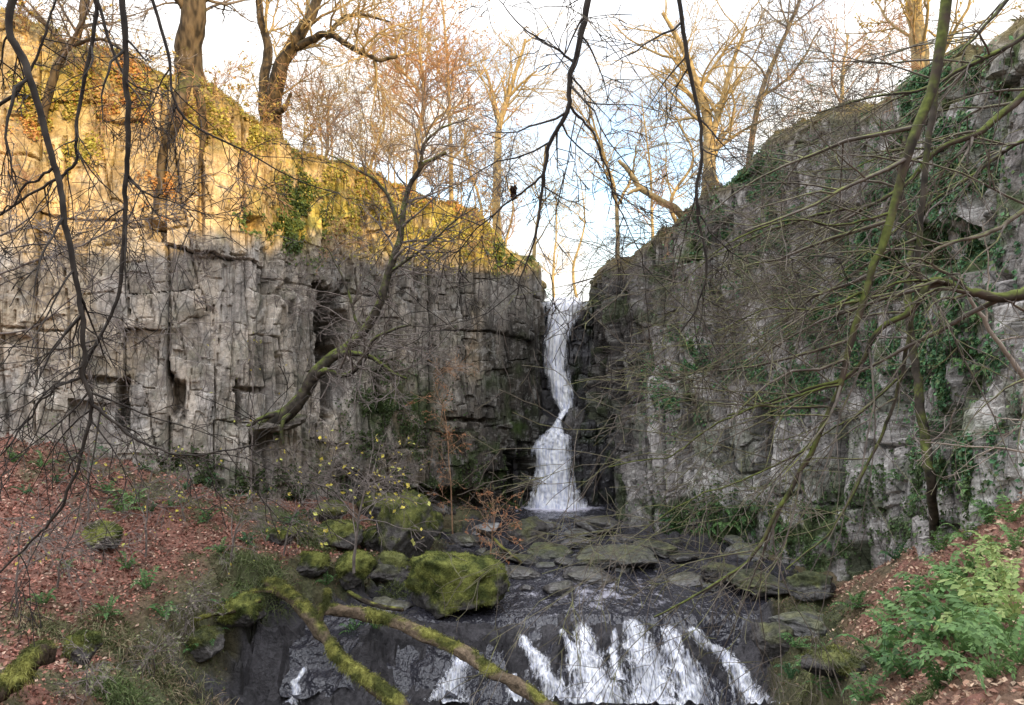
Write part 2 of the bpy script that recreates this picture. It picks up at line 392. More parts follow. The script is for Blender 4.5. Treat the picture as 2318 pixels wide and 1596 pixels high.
# ------------------------------------------------------------------ cliffs
def weather(C,U,Z,s,lich):
    n2=rfbm(U*3.2,Z*1.,5,s);C=C*lerp(.74,1.16,sst(.38,.62,n2))[...,None]
    f=sst(.55,.64,rfbm(U*3.6,Z*3.6,5,s+40))*lich
    C=lerp(C,np.array([.58,.56,.52]),f[...,None])
    f=sst(.57,.66,rfbm(U*2.8+9,Z*2.8,5,s+80))*.5
    return lerp(C,np.array([.1,.09,.082]),f[...,None])
def wplan(l): return np.array([P(a,798,b)[:2] for a,b in l])
def cliff(name,plan,topfn,zlow,du,nv,back,disp,colour,mat,lean=.03,rise=.1):
    w=catmull(np.c_[plan,np.zeros(len(plan))],14)[:,:2]
    s=np.r_[0,np.cumsum(np.linalg.norm(np.diff(w,axis=0),axis=1))]
    u=np.arange(0,s[-1],du)
    x=np.interp(u,s,w[:,0]);y=np.interp(u,s,w[:,1])
    k=max(3,int(1.2/du));ker=np.ones(k)/k
    tx=np.gradient(x);ty=np.gradient(y)
    pad=lambda a:np.convolve(np.pad(a,k,mode='edge'),ker,'same')[k:-k]
    tx=pad(tx);ty=pad(ty);l=np.hypot(tx,ty);nx=ty/l;ny=-tx/l
    xe=x-nx*lean*15;ye=y-ny*(lean*15+.5)
    px=CX+F*x/y
    zt=topfn(CX+F*xe/ye,xe,ye)+1.*(fbm(u*.9,1.,0,5,51)-.5)
    t=np.linspace(0,1,nv)[:,None]
    Z=zlow+(zt[None]-zlow)*t
    U=np.repeat(u[None],nv,0)
    PX=np.repeat(px[None],nv,0)
    D,info=disp(U,Z,PX,zt[None]-Z)
    D=D-lean*(Z-zlow)-.5*(1-sst(0,.5,zt[None]-Z))
    X=x[None]+nx[None]*D;Yy=y[None]+ny[None]*D
    C=colour(U,Z,PX,zt[None]-Z,info)
    rows=[np.stack([X,Yy,Z],-1)];cols=[C]
    tp=rows[0][-1]
    for d in (.25,.6,1.1,2,4,8,16,40):
        q=tp.copy();q[:,0]+=back[0]*d;q[:,1]+=back[1]*d;q[:,2]+=rise*d**.85+.35*min(d,1)*(fbm(u*1.3,d,0,3,53)-.5)
        rows.append(q[None]);cc=np.empty((1,len(u),3));cc[:]=lerp(np.array([.2,.15,.06]),np.array([.16,.17,.05]),fbm(u*1.1,d,0,3,55)[None,:,None]);cols.append(cc)
    G=np.concatenate(rows,0);CC=np.concatenate(cols,0)
    o=mesh_obj(name,G.reshape(-1,3),gridq(G.shape[0],G.shape[1]),None,mat,None,CC.reshape(-1,3));o['kind']='structure'
    NV=np.stack([np.repeat(nx[None],nv,0),np.repeat(ny[None],nv,0),np.zeros_like(Z)],-1)
    W=G[:nv]
    return dict(G=W,N=NV,px=CX+F*W[...,0]/W[...,1],py=CY-F*W[...,2]/W[...,1],u=u,upx=px,full=G)
topL=lambda px,x,y:(CY-np.interp(px,[-2000,-300,0,130,250,430,560,640,700,820,950,1090,1150,1200,1225,1245],[-40,-20,30,55,105,178,235,285,330,385,425,480,545,590,600,600]))/F*np.minimum(y,36)
HOL=[(755,735,28,80,2.2),(402,905,16,44,1.3),(272,915,13,52,1.3),(590,505,28,18,.8),(745,880,14,58,1.4),(550,905,7,48,.8),(1060,950,60,6,.4),(570,883,36,6,.5),(1185,1100,30,60,1.2),(1010,1130,120,25,1.),(455,440,6,80,.4),(640,860,8,50,.5),(350,520,22,24,.6),(230,862,50,7,.4),(860,900,12,50,.5)]
def rot(u,v,a): return u*math.cos(a)+v*math.sin(a),-u*math.sin(a)+v*math.cos(a)
def dispL(U,Z,PX,below):
    Uw=U+.36*(fbm(U*.45,Z*.16,0,3,71)-.5)+.1*(fbm(U*1.6,Z*.8,0,3,72)-.5);Zw=Z+.11*U+.6*(fbm(U*.4,Z*.6,0,3,73)-.5)+.25*(fbm(U*1.6,Z*2,0,3,78)-.5)
    a=blk(Uw,Zw,3.6,8.,101)
    b=blk(Uw+.03*Z,Zw,1.5,5.6,111)
    R1=rot(Uw,Zw,.17);R2=rot(Uw,Zw,-.08)
    b2=blk(R1[0],R1[1],2.3,3.4,115)
    c=blk(R2[0],R2[1],.55,3.2,121);c2=blk(R1[0],R1[1],.75,1.1,125);d=blk(R2[0],R2[1],.2,.9,131)
    zone=sst(.53,.59,fbm(U*.28,Z*.24,0,3,79));zone2=sst(.55,.6,fbm(U*.55,Z*.5,0,3,80))
    rough=sst(.42,.64,fbm(U*.3,Z*.35,0,3,74))*1.5+.15
    B=lerp(.34*(b[0]-.5)*(.4+rough*.6)+.14*b[2]+.05*b[3],.32*(b2[0]-.5)+.12*b2[2]+.1*b2[3],zone)
    Cc=lerp(.18*(c[0]-.5)+.06*c[2],.17*(c2[0]-.5)+.08*c2[3]+.05*c2[2],zone2)*rough
    D=.55*(a[0]-.5)+.2*a[2]+B+Cc+.08*(d[0]-.5)*rough+.045*(fbm(U*4,Z*4,0,4,75)-.5)+.25*(fbm(U*.4,Z*.25,0,3,76)-.5)
    eb=np.where(zone<.5,b[1],b2[1]);ec=np.where(zone2<.5,c[1],c2[1]);hb=np.where(zone<.5,b[4],b2[4]);hc=np.where(zone2<.5,c[4],c2[4])
    D=D-.3*np.exp(-(a[1]/.05)**2)*(a[4]>.25)-.2*np.exp(-(eb/.03)**2)*(hb>.4)-.1*np.exp(-(ec/.025)**2)*(hc>.52)
    Yv=np.interp(PX,[-300,0,560,1000,1228],[20.5,21.5,24,30,34])
    PY=CY-F*Z/Yv
    for hx,hy,wx,wy,dep in HOL:
        q=np.maximum(np.abs(PX-hx)/wx,np.abs(PY-hy+ (PX-hx)*-.02)/wy)+1.3*(fbm(U*2.5,Z*1.6,0,4,77)-.5)
        D=D-dep*(1-sst(.65,1.2,q))
    bb=np.where(zone<.5,b[0],b2[0]);cc=np.where(zone2<.5,c[0],c2[0])
    return D,(a,(bb,0,0,0,hb),(cc,),d,PY)
def colL(U,Z,PX,below,info):
    a,b,c,d,PY=info
    base=np.array([.41,.355,.295]);warm=np.array([.62,.45,.24]);grey=np.array([.365,.342,.325]);pale=np.array([.57,.515,.445])
    n1=fbm(U*.35,Z*.3,0,4,81);n2=fbm(U*1.4,Z*.6,0,4,83);n3=fbm(U*1.5,Z*1.5,0,4,85)
    C=np.empty(U.shape+(3,));C[:]=base
    C=lerp(C,warm,(sst(.5,.72,n1)*.35+.8*sst(3,4.5,Z))[...,None].clip(0,1))  # warm patches, plus sunlight painted into the rock above the shadow line
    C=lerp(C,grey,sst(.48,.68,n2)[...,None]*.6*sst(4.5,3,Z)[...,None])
    C=lerp(C,pale,(sst(.6,.8,b[4])*.45*sst(4.5,3,Z))[...,None])
    C=C*(.76+.26*b[0]+.2*c[0])[...,None]
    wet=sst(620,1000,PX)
    C=C*(1-.46*wet*sst(5,3.5,Z))[...,None]*(1-.8*sst(1010,1205,PX)*sst(3,.5,Z))[...,None]*(1-.5*sst(700,950,PX)*sst(-3.6,-6.2,Z))[...,None]*(1-.25*sst(-1.5,-4.5,Z))[...,None]  # wet rock near the fall; cleft and foot shade also painted into the colour
    st=sst(.55,.75,fbm(U*2.2,Z*.2,0,4,87))*.5*sst(5.5,3.8,Z)+.4*sst(.52,.68,fbm(U*1.3+5,Z*.7,0,4,89))*sst(3.8,5.5,Z)
    C=C*(1-st)[...,None]
    C=weather(C,U,Z,900,.26)
    mo=sst(.56,.7,n3)*(.2+.6*sst(-2,-5,Z)+.5*sst(2.5,4.5,Z)*sst(560,760,PX))
    for mx,my,sx,sy,am in [(860,905,26,70,1.1),(935,920,60,75,1.),(815,890,18,60,.7),(1110,850,40,40,.6),(670,470,45,80,1.),(500,960,60,40,.4),(1190,930,30,90,.9),(90,220,60,60,.6),(450,210,70,40,.8),(950,470,250,70,.8),(760,430,120,90,.7),(1100,540,120,50,.8),(200,150,120,50,.7),(520,280,90,50,.6)]:
        mo=mo+am*np.exp(-((PX-mx)/sx)**2-((PY-my)/sy)**2)*sst(.3,.6,n3)
    mc=lerp(np.array([.04,.06,.018]),np.array([.38,.31,.08]),sst(2.5,4.5,Z)[...,None])  # moss goes gold above the shadow line: sunlight painted into its colour
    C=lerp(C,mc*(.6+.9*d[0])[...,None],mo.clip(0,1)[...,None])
    turf=sst(.9,.1,below+.9*(n3-.5))
    C=lerp(C,np.array([.3,.22,.075])*(.5+1.*n3)[...,None],turf[...,None])
    return C
planL=wplan([(-900,19.5),(-500,20),(-260,20.6),(0,21.5),(300,22.6),(560,24),(700,26.3),(850,28),(1000,30),(1120,31.5),(1200,33),(1226,34.2),(1234,36),(1240,40)])
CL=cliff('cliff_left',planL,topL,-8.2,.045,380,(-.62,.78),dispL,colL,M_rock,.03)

def topR(px,x,y):
    z=(CY-np.interp(px,[1290,1330,1360,1400,1500,1560,1640,1720,1800,1900,2050,2150,2230,2318],[640,630,612,575,500,458,395,325,275,240,180,105,50,10]))/F*np.minimum(y,36)
    return np.where(px>2318,np.minimum(6.1+(px-2318)*.006,9),z)
def dispR(U,Z,PX,below):
    Uw=U+.6*(fbm(U*.5,Z*.2,0,3,171)-.5)+.2*(fbm(U*2.,Z*1.,0,3,172)-.5)+.1*Z;Zw=Z-.12*U+.8*(fbm(U*.6,Z*.6,0,3,173)-.5)+.35*(fbm(U*1.6,Z*2,0,3,178)-.5)
    a=blk(Uw,Zw,2.8,10.,201);b=blk(Uw,Zw,1.1,5.4,211);R1=rot(Uw,Zw,.2);c=blk(R1[0],R1[1],.5,2.4,221);d=blk(Uw,Zw,.2,.8,231)
    D=.85*(a[0]-.5)+.35*a[2]+.42*(b[0]-.5)+.22*b[2]+.12*b[3]+.22*(c[0]-.5)+.12*c[2]+.08*c[3]+.1*(d[0]-.5)+.14*(fbm(U*4,Z*4,0,4,175)-.5)+.6*(fbm(U*.6,Z*.3,0,4,176)-.5)
    D=D-.4*np.exp(-(a[1]/.06)**2)-.24*np.exp(-(b[1]/.04)**2)*(b[4]>.35)-.12*np.exp(-(c[1]/.028)**2)*(c[4]>.45)
    Yv=np.interp(PX,[1330,1450,1600,1750,1900,2050,2200,2318],[34,30,28,26,23,19,15,13])
    PY=CY-F*Z/Yv
    for hx,hy,wx,wy,dep in [(1725,1010,22,80,1.8),(1330,1120,30,60,1.),(1700,960,10,60,.8),(1450,640,14,70,.8),(1345,900,14,120,.6),(2120,900,24,110,.9),(2090,560,60,60,.6),(2000,930,18,80,.8),(1560,1000,12,90,.7),(1880,1040,10,90,.6)]:
        q=np.maximum(np.abs(PX-hx)/wx,np.abs(PY-hy)/wy)+1.*(fbm(U*2.5,Z*2,0,4,177)-.5)
        D=D-dep*(1-sst(.6,1.2,q))
    return D,(a,b,c,d,PY)
def colR(U,Z,PX,below,info):
    a,b,c,d,PY=info
    base=np.array([.345,.318,.3]);pale=np.array([.58,.555,.525]);drk=np.array([.19,.165,.152])
    n1=fbm(U*.35,Z*.3,0,4,181);n2=fbm(U*1.8,Z*.5,0,4,183);n3=fbm(U*1.3,Z*1.3,0,5,185)
    C=np.empty(U.shape+(3,));C[:]=base
    lo=np.exp(-((PY-1080)/160)**2)
    C=lerp(C,pale,(sst(.5,.7,n1)*.3+.75*lo*sst(1520,1620,PX)*sst(.36,.52,n2)+.4*sst(2180,2280,PX)).clip(0,.9)[...,None])
    C=lerp(C,drk,(sst(.46,.66,n2)*.75*(1-.4*lo))[...,None])
    C=C*(.76+.3*b[0]+.24*c[0])[...,None]
    C=C*(1-.8*sst(1510,1350,PX))[...,None]  # cleft walls darkened: wet tone together with painted shadow contrast
    C=weather(C,U,Z,1500,.27)
    mo=sst(.53,.66,n3)*(.45+.4*sst(-3,-6,Z)+.25*sst(0,4,Z))
    for mx,my,sx,sy,am in [(2160,930,60,140,.9),(2100,650,110,200,.6),(1970,700,120,140,.6),(1560,880,70,90,.5),(1650,1180,90,60,.7),(1830,1200,80,80,.5),(2130,250,150,180,.7),(1500,560,120,70,.4)]:
        mo=mo+am*np.exp(-((PX-mx)/sx)**2-((PY-my)/sy)**2)*sst(.35,.6,n3)
    C=lerp(C,np.array([.065,.085,.036])*(.5+1.1*d[0])[...,None],mo.clip(0,1)[...,None])
    C=lerp(C,np.array([.18,.145,.07]),sst(1.,.1,below+.9*(n3-.5))[...,None])
    return C
planR=wplan([(1318,40),(1322,36),(1330,34.4),(1352,33),(1450,30.2),(1600,28.2),(1750,26),(1900,23),(2050,19),(2200,15),(2318,13),(2450,12),(2700,11),(3200,10)])
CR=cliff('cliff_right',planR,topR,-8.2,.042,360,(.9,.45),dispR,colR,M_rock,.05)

def dispB(U,Z,PX,below):
    D,info=dispL(U*1.1+50,Z,PX*0+3000,below)
    D=D*.8+1.2*sst(-2.7,-3.3,Z)+.3*sst(.2,-.2,Z)
    return D,info
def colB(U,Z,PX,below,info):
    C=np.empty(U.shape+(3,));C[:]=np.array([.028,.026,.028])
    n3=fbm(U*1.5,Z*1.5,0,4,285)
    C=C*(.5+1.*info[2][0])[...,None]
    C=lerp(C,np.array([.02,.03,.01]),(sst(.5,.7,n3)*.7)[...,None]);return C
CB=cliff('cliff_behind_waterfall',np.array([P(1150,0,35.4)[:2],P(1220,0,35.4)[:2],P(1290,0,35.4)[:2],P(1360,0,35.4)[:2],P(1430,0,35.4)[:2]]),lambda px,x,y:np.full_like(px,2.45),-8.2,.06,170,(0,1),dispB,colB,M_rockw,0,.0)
gx,gy=np.meshgrid(np.linspace(-500,500,90),np.concatenate([np.linspace(44,60,12),np.linspace(64,700,50)]))
gz=2.2+1.2*(fbm(gx*.03,gy*.03,0,4,301)-.5)-.002*(gy-44)
cv=lerp(np.array([.09,.075,.035]),np.array([.08,.1,.03]),fbm(gx*.1,gy*.1,0,3,303)[...,None])
o=mesh_obj('valley_floor',np.stack([gx,gy,gz],-1).reshape(-1,3),gridq(*gx.shape),None,M_ground,None,cv.reshape(-1,3));o['kind']='structure'
sg,cg=np.meshgrid(np.linspace(-70,100,300),np.linspace(-14,45,50))
ELEV=math.radians(14)
hz=np.interp(cg,[-14,-8,-3,0,6,45],[-4,2,11,15.,15.2,15])+2.4*(fbm(sg*.22,cg*.12,0,4,311)-.5)+2.6*(fbm(sg*1.1,cg*.3,0,3,5)-.5)
hx=22+.78*sg+.62*cg;hy=-8+.62*sg-.78*cg
o=mesh_obj('shadow_hill',np.stack([hx,hy,hz],-1).reshape(-1,3),gridq(*sg.shape),None,M_ground,None,np.tile(np.array([[.22,.19,.12]]),(sg.size,1)));o['kind']='structure'  # unseen ridge added behind the camera, shaped to cast the cliff's shadow line

def oncliff(C,px,py):
    d=(C['px']-px)**2+(C['py']-py)**2
    k=np.unravel_index(d.argmin(),d.shape);return C['G'][k],C['N'][k]

# ------------------------------------------------------------------ waterfalls
def sheet(path,nu,nv,depth,seed,e0=.55,skew=0.,rg=1.):
    path=catmull(np.array(path,float),10)                       # px,py,width,Y
    t=np.linspace(0,1,nv);k=np.linspace(0,1,len(path))
    px,py,w,Y=[np.interp(t,k,path[:,i]) for i in range(4)]
    s=np.linspace(-1,1,nu)
    PX=px[:,None]+s[None]*w[:,None]*.66;PYY=np.repeat(py[:,None],nu,1)
    Yg=np.repeat(Y[:,None],nu,1)-depth*(1-s[None]**2)-.2*(fbm(s[None]*3+seed,t[:,None]*nv*.02,0,4,seed)-.5)-.14*(fbm(s[None]*7+seed,t[:,None]*nv*.1,0,3,seed+3)-.5)
    X=(PX-CX)/F*Y[:,None];Z=-(PYY-CY)/F*Y[:,None]
    rag=rg*(.5*(fbm(t*7,seed,0,3,seed+9)-.5)[:,None]+.6*(fbm(t[:,None]*14,s[None]*1.2,0,4,seed+5)-.5))
    e=e0*(1-np.clip(np.abs(s[None])+rag*.6,0,1.2)**2.)-skew*sst(0,.6,s[None])*(1-t[:,None])
    return np.stack([X,Yg,Z],-1),e*np.ones((nv,1))
parts=[sheet([(1288,674,92,35.3),(1284,690,88,34.9),(1272,725,68,34.8),(1261,770,54,34.7),(1260,815,50,34.7),(1266,860,54,34.6),(1275,900,50,34.6),(1281,932,26,34.5)],40,220,.3,401,.58,.2,.8),
 sheet([(1281,920,22,34.5),(1272,938,16,34.2),(1263,956,16,33.9),(1257,980,34,33.7)],16,60,.15,411,.55,0,.5),
 sheet([(1257,968,24,33.75),(1256,988,64,33.6),(1250,1015,82,33.55),(1252,1050,82,33.5),(1253,1085,92,33.45),(1258,1120,102,33.4),(1262,1150,114,33.3),(1264,1172,126,33.2)],50,200,.45,421,.62,0,.8)]
V=[];Q=[];E=[];nn=0
for g_,e in parts:
    V.append(g_.reshape(-1,3));Q.append(gridq(*g_.shape[:2])+nn);E.append(e.reshape(-1));nn+=g_.shape[0]*g_.shape[1]
E=np.concatenate(E)
o=mesh_obj('waterfall',np.vstack(V),np.vstack(Q),None,M_fall,None,np.repeat(E[:,None],3,1),True);o['kind']='structure'
o['label']='white two-step waterfall dropping through the notch between the cliffs'
cas=[[(1045,1475,18),(1040,1520,40),(1030,1560,56),(1015,1610,84)],
 [(1178,1450,20),(1205,1500,40),(1235,1545,52),(1265,1610,76)],
 [(1312,1425,32),(1322,1490,66),(1335,1540,100),(1355,1615,160)],
 [(1425,1415,38),(1445,1470,72),(1465,1530,104),(1470,1615,140)],[(1505,1425,30),(1525,1490,64),(1550,1540,84),(1565,1615,104)],
 [(1555,1430,32),(1600,1475,42),(1648,1515,48),(1678,1560,54),(1712,1615,80)],
 [(690,1525,12),(672,1575,20),(660,1615,34)],[(1160,1540,12),(1165,1575,28),(1170,1610,46)],
 [(1388,1440,14),(1393,1510,28),(1405,1560,36)],[(1265,1440,16),(1288,1480,24),(1300,1540,32)]]
V=[];Q=[];E=[];nn=0
for pth in cas:
    pth=np.array(pth,float);nv,nu=90,26
    t=np.linspace(0,1,nv);k=np.linspace(0,1,len(pth))
    px,py,w=[np.interp(t,k,pth[:,i]) for i in range(3)];s=np.linspace(-1,1,nu)
    px=px+20*(fbm(t*5,pth[0,0],0,3,5)-.5)
    PX=px[:,None]+s[None]*w[:,None]*.8;PYg=np.repeat(py[:,None],nu,1)
    g_=dropN(PX.ravel(),PYg.ravel()).reshape(nv,nu,3)
    for _ in range(6): g_[1:-1]=.25*g_[:-2]+.5*g_[1:-1]+.25*g_[2:]
    g_[...,2]+=.09+.1*(1-s[None]**2)+.14*fbm(g_[...,0]*5,g_[...,2]*4,0,3,7)
    g_[...,1]-=.09
    e=(.48*(1-np.abs(s[None])**1.2)-.05)*np.ones((nv,1))*(sst(0,.1,t)[:,None])
    V.append(g_.reshape(-1,3));Q.append(gridq(nv,nu)+nn);E.append(e.ravel());nn+=nv*nu
E=np.concatenate(E)
o=mesh_obj('cascade',np.vstack(V),np.vstack(Q),None,M_casc,None,np.repeat(E[:,None],3,1),True);o['kind']='structure'
o['label']='white strands of water spilling over the dark ledge in the foreground'

# ------------------------------------------------------------------ rocks
bm=bmesh.new();bmesh.ops.create_icosphere(bm,subdivisions=5,radius=1)
ICO=np.array([v.co[:] for v in bm.verts]);ICOT=np.array([[v.index for v in f.verts] for f in bm.faces]);bm.free()
bm=bmesh.new();bmesh.ops.create_icosphere(bm,subdivisions=3,radius=1)
IC3=np.array([v.co[:] for v in bm.verts]);IC3T=np.array([[v.index for v in f.verts] for f in bm.faces]);bm.free()
def rock(px,py,wpx,hpx,moss,label,seed,group=None,at=None,name='boulder',cat='boulder',fuzz=0,col=None,small=False,depth=.85,wedge=0,lift=.72):
    b=drop(px,py) if at is None else P(px,py,at);Y=b[1]
    W=wpx/F*Y/2;Hh=hpx/F*Y/2*1.15
    p=(IC3 if small else ICO).copy();r=np.random.default_rng(seed)
    e=2.5 if fuzz else 2.9;p=p/((np.abs(p)**e).sum(1)**(1/e))[:,None]
    for _ in range(10 if fuzz else 11):
        d=nrm(r.normal(0,1,3)*np.array([1,1,.8]));h=r.uniform(.64,.95)
        ex=np.maximum(0,p.dot(d)-h);p=p-d[None]*ex[:,None]*.95
    N=nrm(p)
    if wedge: p[:,2]*=1-wedge*p[:,0]
    p=p*(1+.45*(fbm(p[:,0]*1.6+seed,p[:,1]*1.6,p[:,2]*1.6,4,seed)-.5)[:,None]+.2*(fbm(p[:,0]*6+seed,p[:,1]*6,p[:,2]*6,4,seed)-.5)[:,None])
    a=r.uniform(-.5,.5);ca,sa=math.cos(a),math.sin(a)
    p=p*np.array([W,W*depth,Hh]);p=np.c_[p[:,0]*ca-p[:,1]*sa,p[:,0]*sa+p[:,1]*ca,p[:,2]+r.uniform(-.14,.14)*p[:,0]]
    ctr=np.array([b[0],b[1]+W*.35,b[2]+Hh*lift])
    nzz=fbm(p[:,0]*2.5+seed,p[:,1]*2.5,p[:,2]*2.5,4,7)
    mk=sst(-.15,.35,N[:,2]+2.2*(nzz-.5)+moss*1.2-.78)*min(1,moss*1.5)
    rc=np.array(col if col else (.085,.078,.074))
    C=rc*(.55+.9*nzz)[:,None]
    mcol=lerp(np.array([.045,.056,.016]),np.array([.16,.17,.045]),sst(.35,.65,fbm(p[:,0]*4,p[:,1]*4,p[:,2]*4+seed,3,9))[:,None])
    C=lerp(C,mcol,mk[:,None])
    wv=p+ctr
    if fuzz:
        root=thing(name,label,cat,ctr,group)
        mesh_obj('rock',p,None,ICOT,M_moss,root,C,True)
        idx=r.choice(len(p),fuzz,p=mk/mk.sum());q=p[idx]+r.normal(0,.012,(fuzz,3))
        D=nrm(N[idx]+r.normal(0,.5,(fuzz,3)))
        BV,BQ=blades(q,D,r.uniform(.02,.07,fuzz),np.full(fuzz,.009),r.uniform(.0,.5,fuzz))
        mesh_obj('moss',BV,BQ,None,M_grass,root,np.repeat(mcol[idx]*r.uniform(.6,1.6,(fuzz,1)),8,0),False)
        return root
    o=mesh_obj(name,wv,None,IC3T if small else ICOT,M_moss if moss>.2 else M_rockw,None,C,not small,loc=ctr)
    return tag(o,label,cat,group)
rock(1032,1400,228,138,.92,'large rounded boulder thick with green moss in the middle of the stream',1,fuzz=9000,wedge=.06,lift=.82)
rock(918,1266,132,140,.6,'tall mossy boulder on the left stream bank behind the largest boulder',2,fuzz=3500,lift=.85)
rock(1198,1238,98,62,.3,'dark angular boulder in midstream just below the waterfall pool',3)
rock(1245,1270,130,28,.35,'low flat greenish slab in midstream',4,col=(.12,.12,.1))
rock(1392,1290,200,36,.25,'broad flat slab on the right side of the stream',5,col=(.12,.115,.11))
rock(1098,1208,74,18,.0,'pale thin flat stone at the left edge of the pool',6,col=(.22,.215,.21))
rock(530,1435,115,66,.7,'small round moss covered rock beside the root of the fallen log',7,fuzz=2500,lift=.85)
rock(800,1335,95,74,.65,'dark mossy rock left of the largest boulder',8,fuzz=2000,lift=.85)
rock(760,1245,110,60,.6,'mossy rock under the yellow leaved sapling',9,fuzz=1800)
rock(1352,1208,95,34,.1,'dark wet rock right of the pool outlet',10)
rock(1440,1203,74,28,.1,'small dark rock at the foot of the right cliff by the pool',11)
rock(1268,1352,76,28,.1,'dark wet stone breaking the riffle in midstream',12)
rock(1195,1346,42,20,.1,'little dark stone just right of the largest boulder',13)
rock(1720,1345,140,40,.35,'low mossy ledge block at the right water edge',14,col=(.09,.085,.08))
rock(1845,1362,110,50,.5,'mossy block below the leaf covered right bank',15,col=(.1,.095,.09))
rock(1835,1440,170,44,.3,'grey layered rock at the right end of the ledge',16,col=(.14,.135,.13))
rock(965,1212,95,50,.6,'mossy rock at the foot of the left cliff beside the stream',17)
rock(225,1240,90,50,.75,'bright mossy rock on the red leaf covered bank',18,fuzz=1500)
rock(178,1500,76,66,.8,'squat mossy rock between grass tussocks at lower left',19,fuzz=2000)
rock(640,1235,66,40,.7,'small mossy rock on the slope above the fallen log',20)
rock(872,1325,100,42,.25,'dark wet stone between bank and largest boulder',21)
rock(1560,1335,90,24,.15,'flat dark stone in the riffle on the right',22)
rock(1650,1392,80,24,.15,'flat dark stone near the lip of the ledge',23)
rock(955,1130,70,60,.6,'mossy block leaning on the left cliff foot',24)
rock(860,1180,110,60,.5,'green mossy block under the leaning tree',25,fuzz=1500)
rock(1060,1240,80,26,.2,'dark slab at the left edge of the stream',26)
rock(1760,1490,110,60,.3,'dark wet block beside the right hand cascade',27)
rock(1900,1540,150,60,.5,'mossy rock at the bottom of the right bank beside the cascade',31,fuzz=1500)
rock(1700,1280,100,40,.3,'grey block fallen at the foot of the right cliff',32,col=(.16,.155,.15))
rock(1300,992,52,68,.1,'dark wet rock wedged beside the pinch halfway up the waterfall',33,at=33.9)
rock(1226,985,40,44,.1,'small dark wet ledge rock left of the waterfall pinch',34,at=34.1)
rock(615,975,130,34,.4,'mossy ledge block gripped by the roots of the leaning tree',35,at=24.3,fuzz=1500,col=(.16,.14,.12))
rock(850,1245,84,52,.6,'mossy rock in the pile left of the tall boulder',41,fuzz=1200)
rock(695,1305,90,50,.65,'mossy rock beside the upper end of the shaggy log',42,fuzz=1200)
rock(885,1300,74,44,.5,'small mossy rock wedged between two larger boulders',43,fuzz=900)
rock(975,1288,80,30,.3,'low mossy stone behind the largest boulder',44)
rock(735,1185,90,48,.6,'mossy block on the slope near the left cliff foot',45)
rock(450,1490,100,60,.5,'mossy lump on the edge of the lower left bank above the cascade',46,fuzz=1200)
rock(1500,1262,120,30,.3,'low dark slab between the broad slab and the right cliff foot',47,col=(.1,.095,.09))
rock(1130,1275,90,30,.3,'low mossy slab just upstream of the largest boulder',48)
rock(1310,1245,80,26,.15,'wet dark slab in the middle of the channel above the riffle',49)
rock(1240,1205,70,24,.1,'dark wet slab in the pool outlet directly below the waterfall',50)
rock(1640,1320,120,34,.3,'low dark rock against the right water edge upstream of the ledge',51)
rock(870,1400,110,34,.2,'low wet slab behind the brown log left of the largest boulder',52)
rock(1330,1318,120,24,.1,'wet dark slab awash in the centre of the stream below the broad slab',56)
rock(1180,1310,90,22,.1,'low dark slab right of the largest boulder upstream of the riffle',57)
def ordinal(lst,base):
    k=len(lst);W=['second','third','fourth','fifth','sixth','seventh','eighth','ninth','tenth','eleventh','twelfth','thirteenth','fourteenth','fifteenth','sixteenth','seventeenth','eighteenth','nineteenth','twentieth','twenty-first','twenty-second','twenty-third','twenty-fourth','twenty-fifth','twenty-sixth','twenty-seventh','twenty-eighth','twenty-ninth','thirtieth','thirty-first','thirty-second','thirty-third','thirty-fourth','thirty-fifth','thirty-sixth','thirty-seventh','thirty-eighth','thirty-ninth','fortieth']
    for i in range(k):
        lst[i]['label']=('leftmost ' if i==0 else 'rightmost ' if i==k-1 else W[i-1]+' from left ')+base
st=[]
r_=np.random.default_rng(3)
pxs=np.sort(r_.uniform(1030,1680,38))
for i,x in enumerate(pxs):
    y=r_.uniform(1185,1340) if x<1450 else r_.uniform(1235,1380)
    st.append(rock(x,y,r_.uniform(24,84),r_.uniform(9,20),r_.uniform(0,.35),'x',100+i,'small stones in the stream',name='stone',cat='stone',small=True,col=[(.06,.056,.054),(.12,.117,.113),(.08,.075,.073)][i%3]))
ordinal(st,'of the small flat stones scattered across the stream')

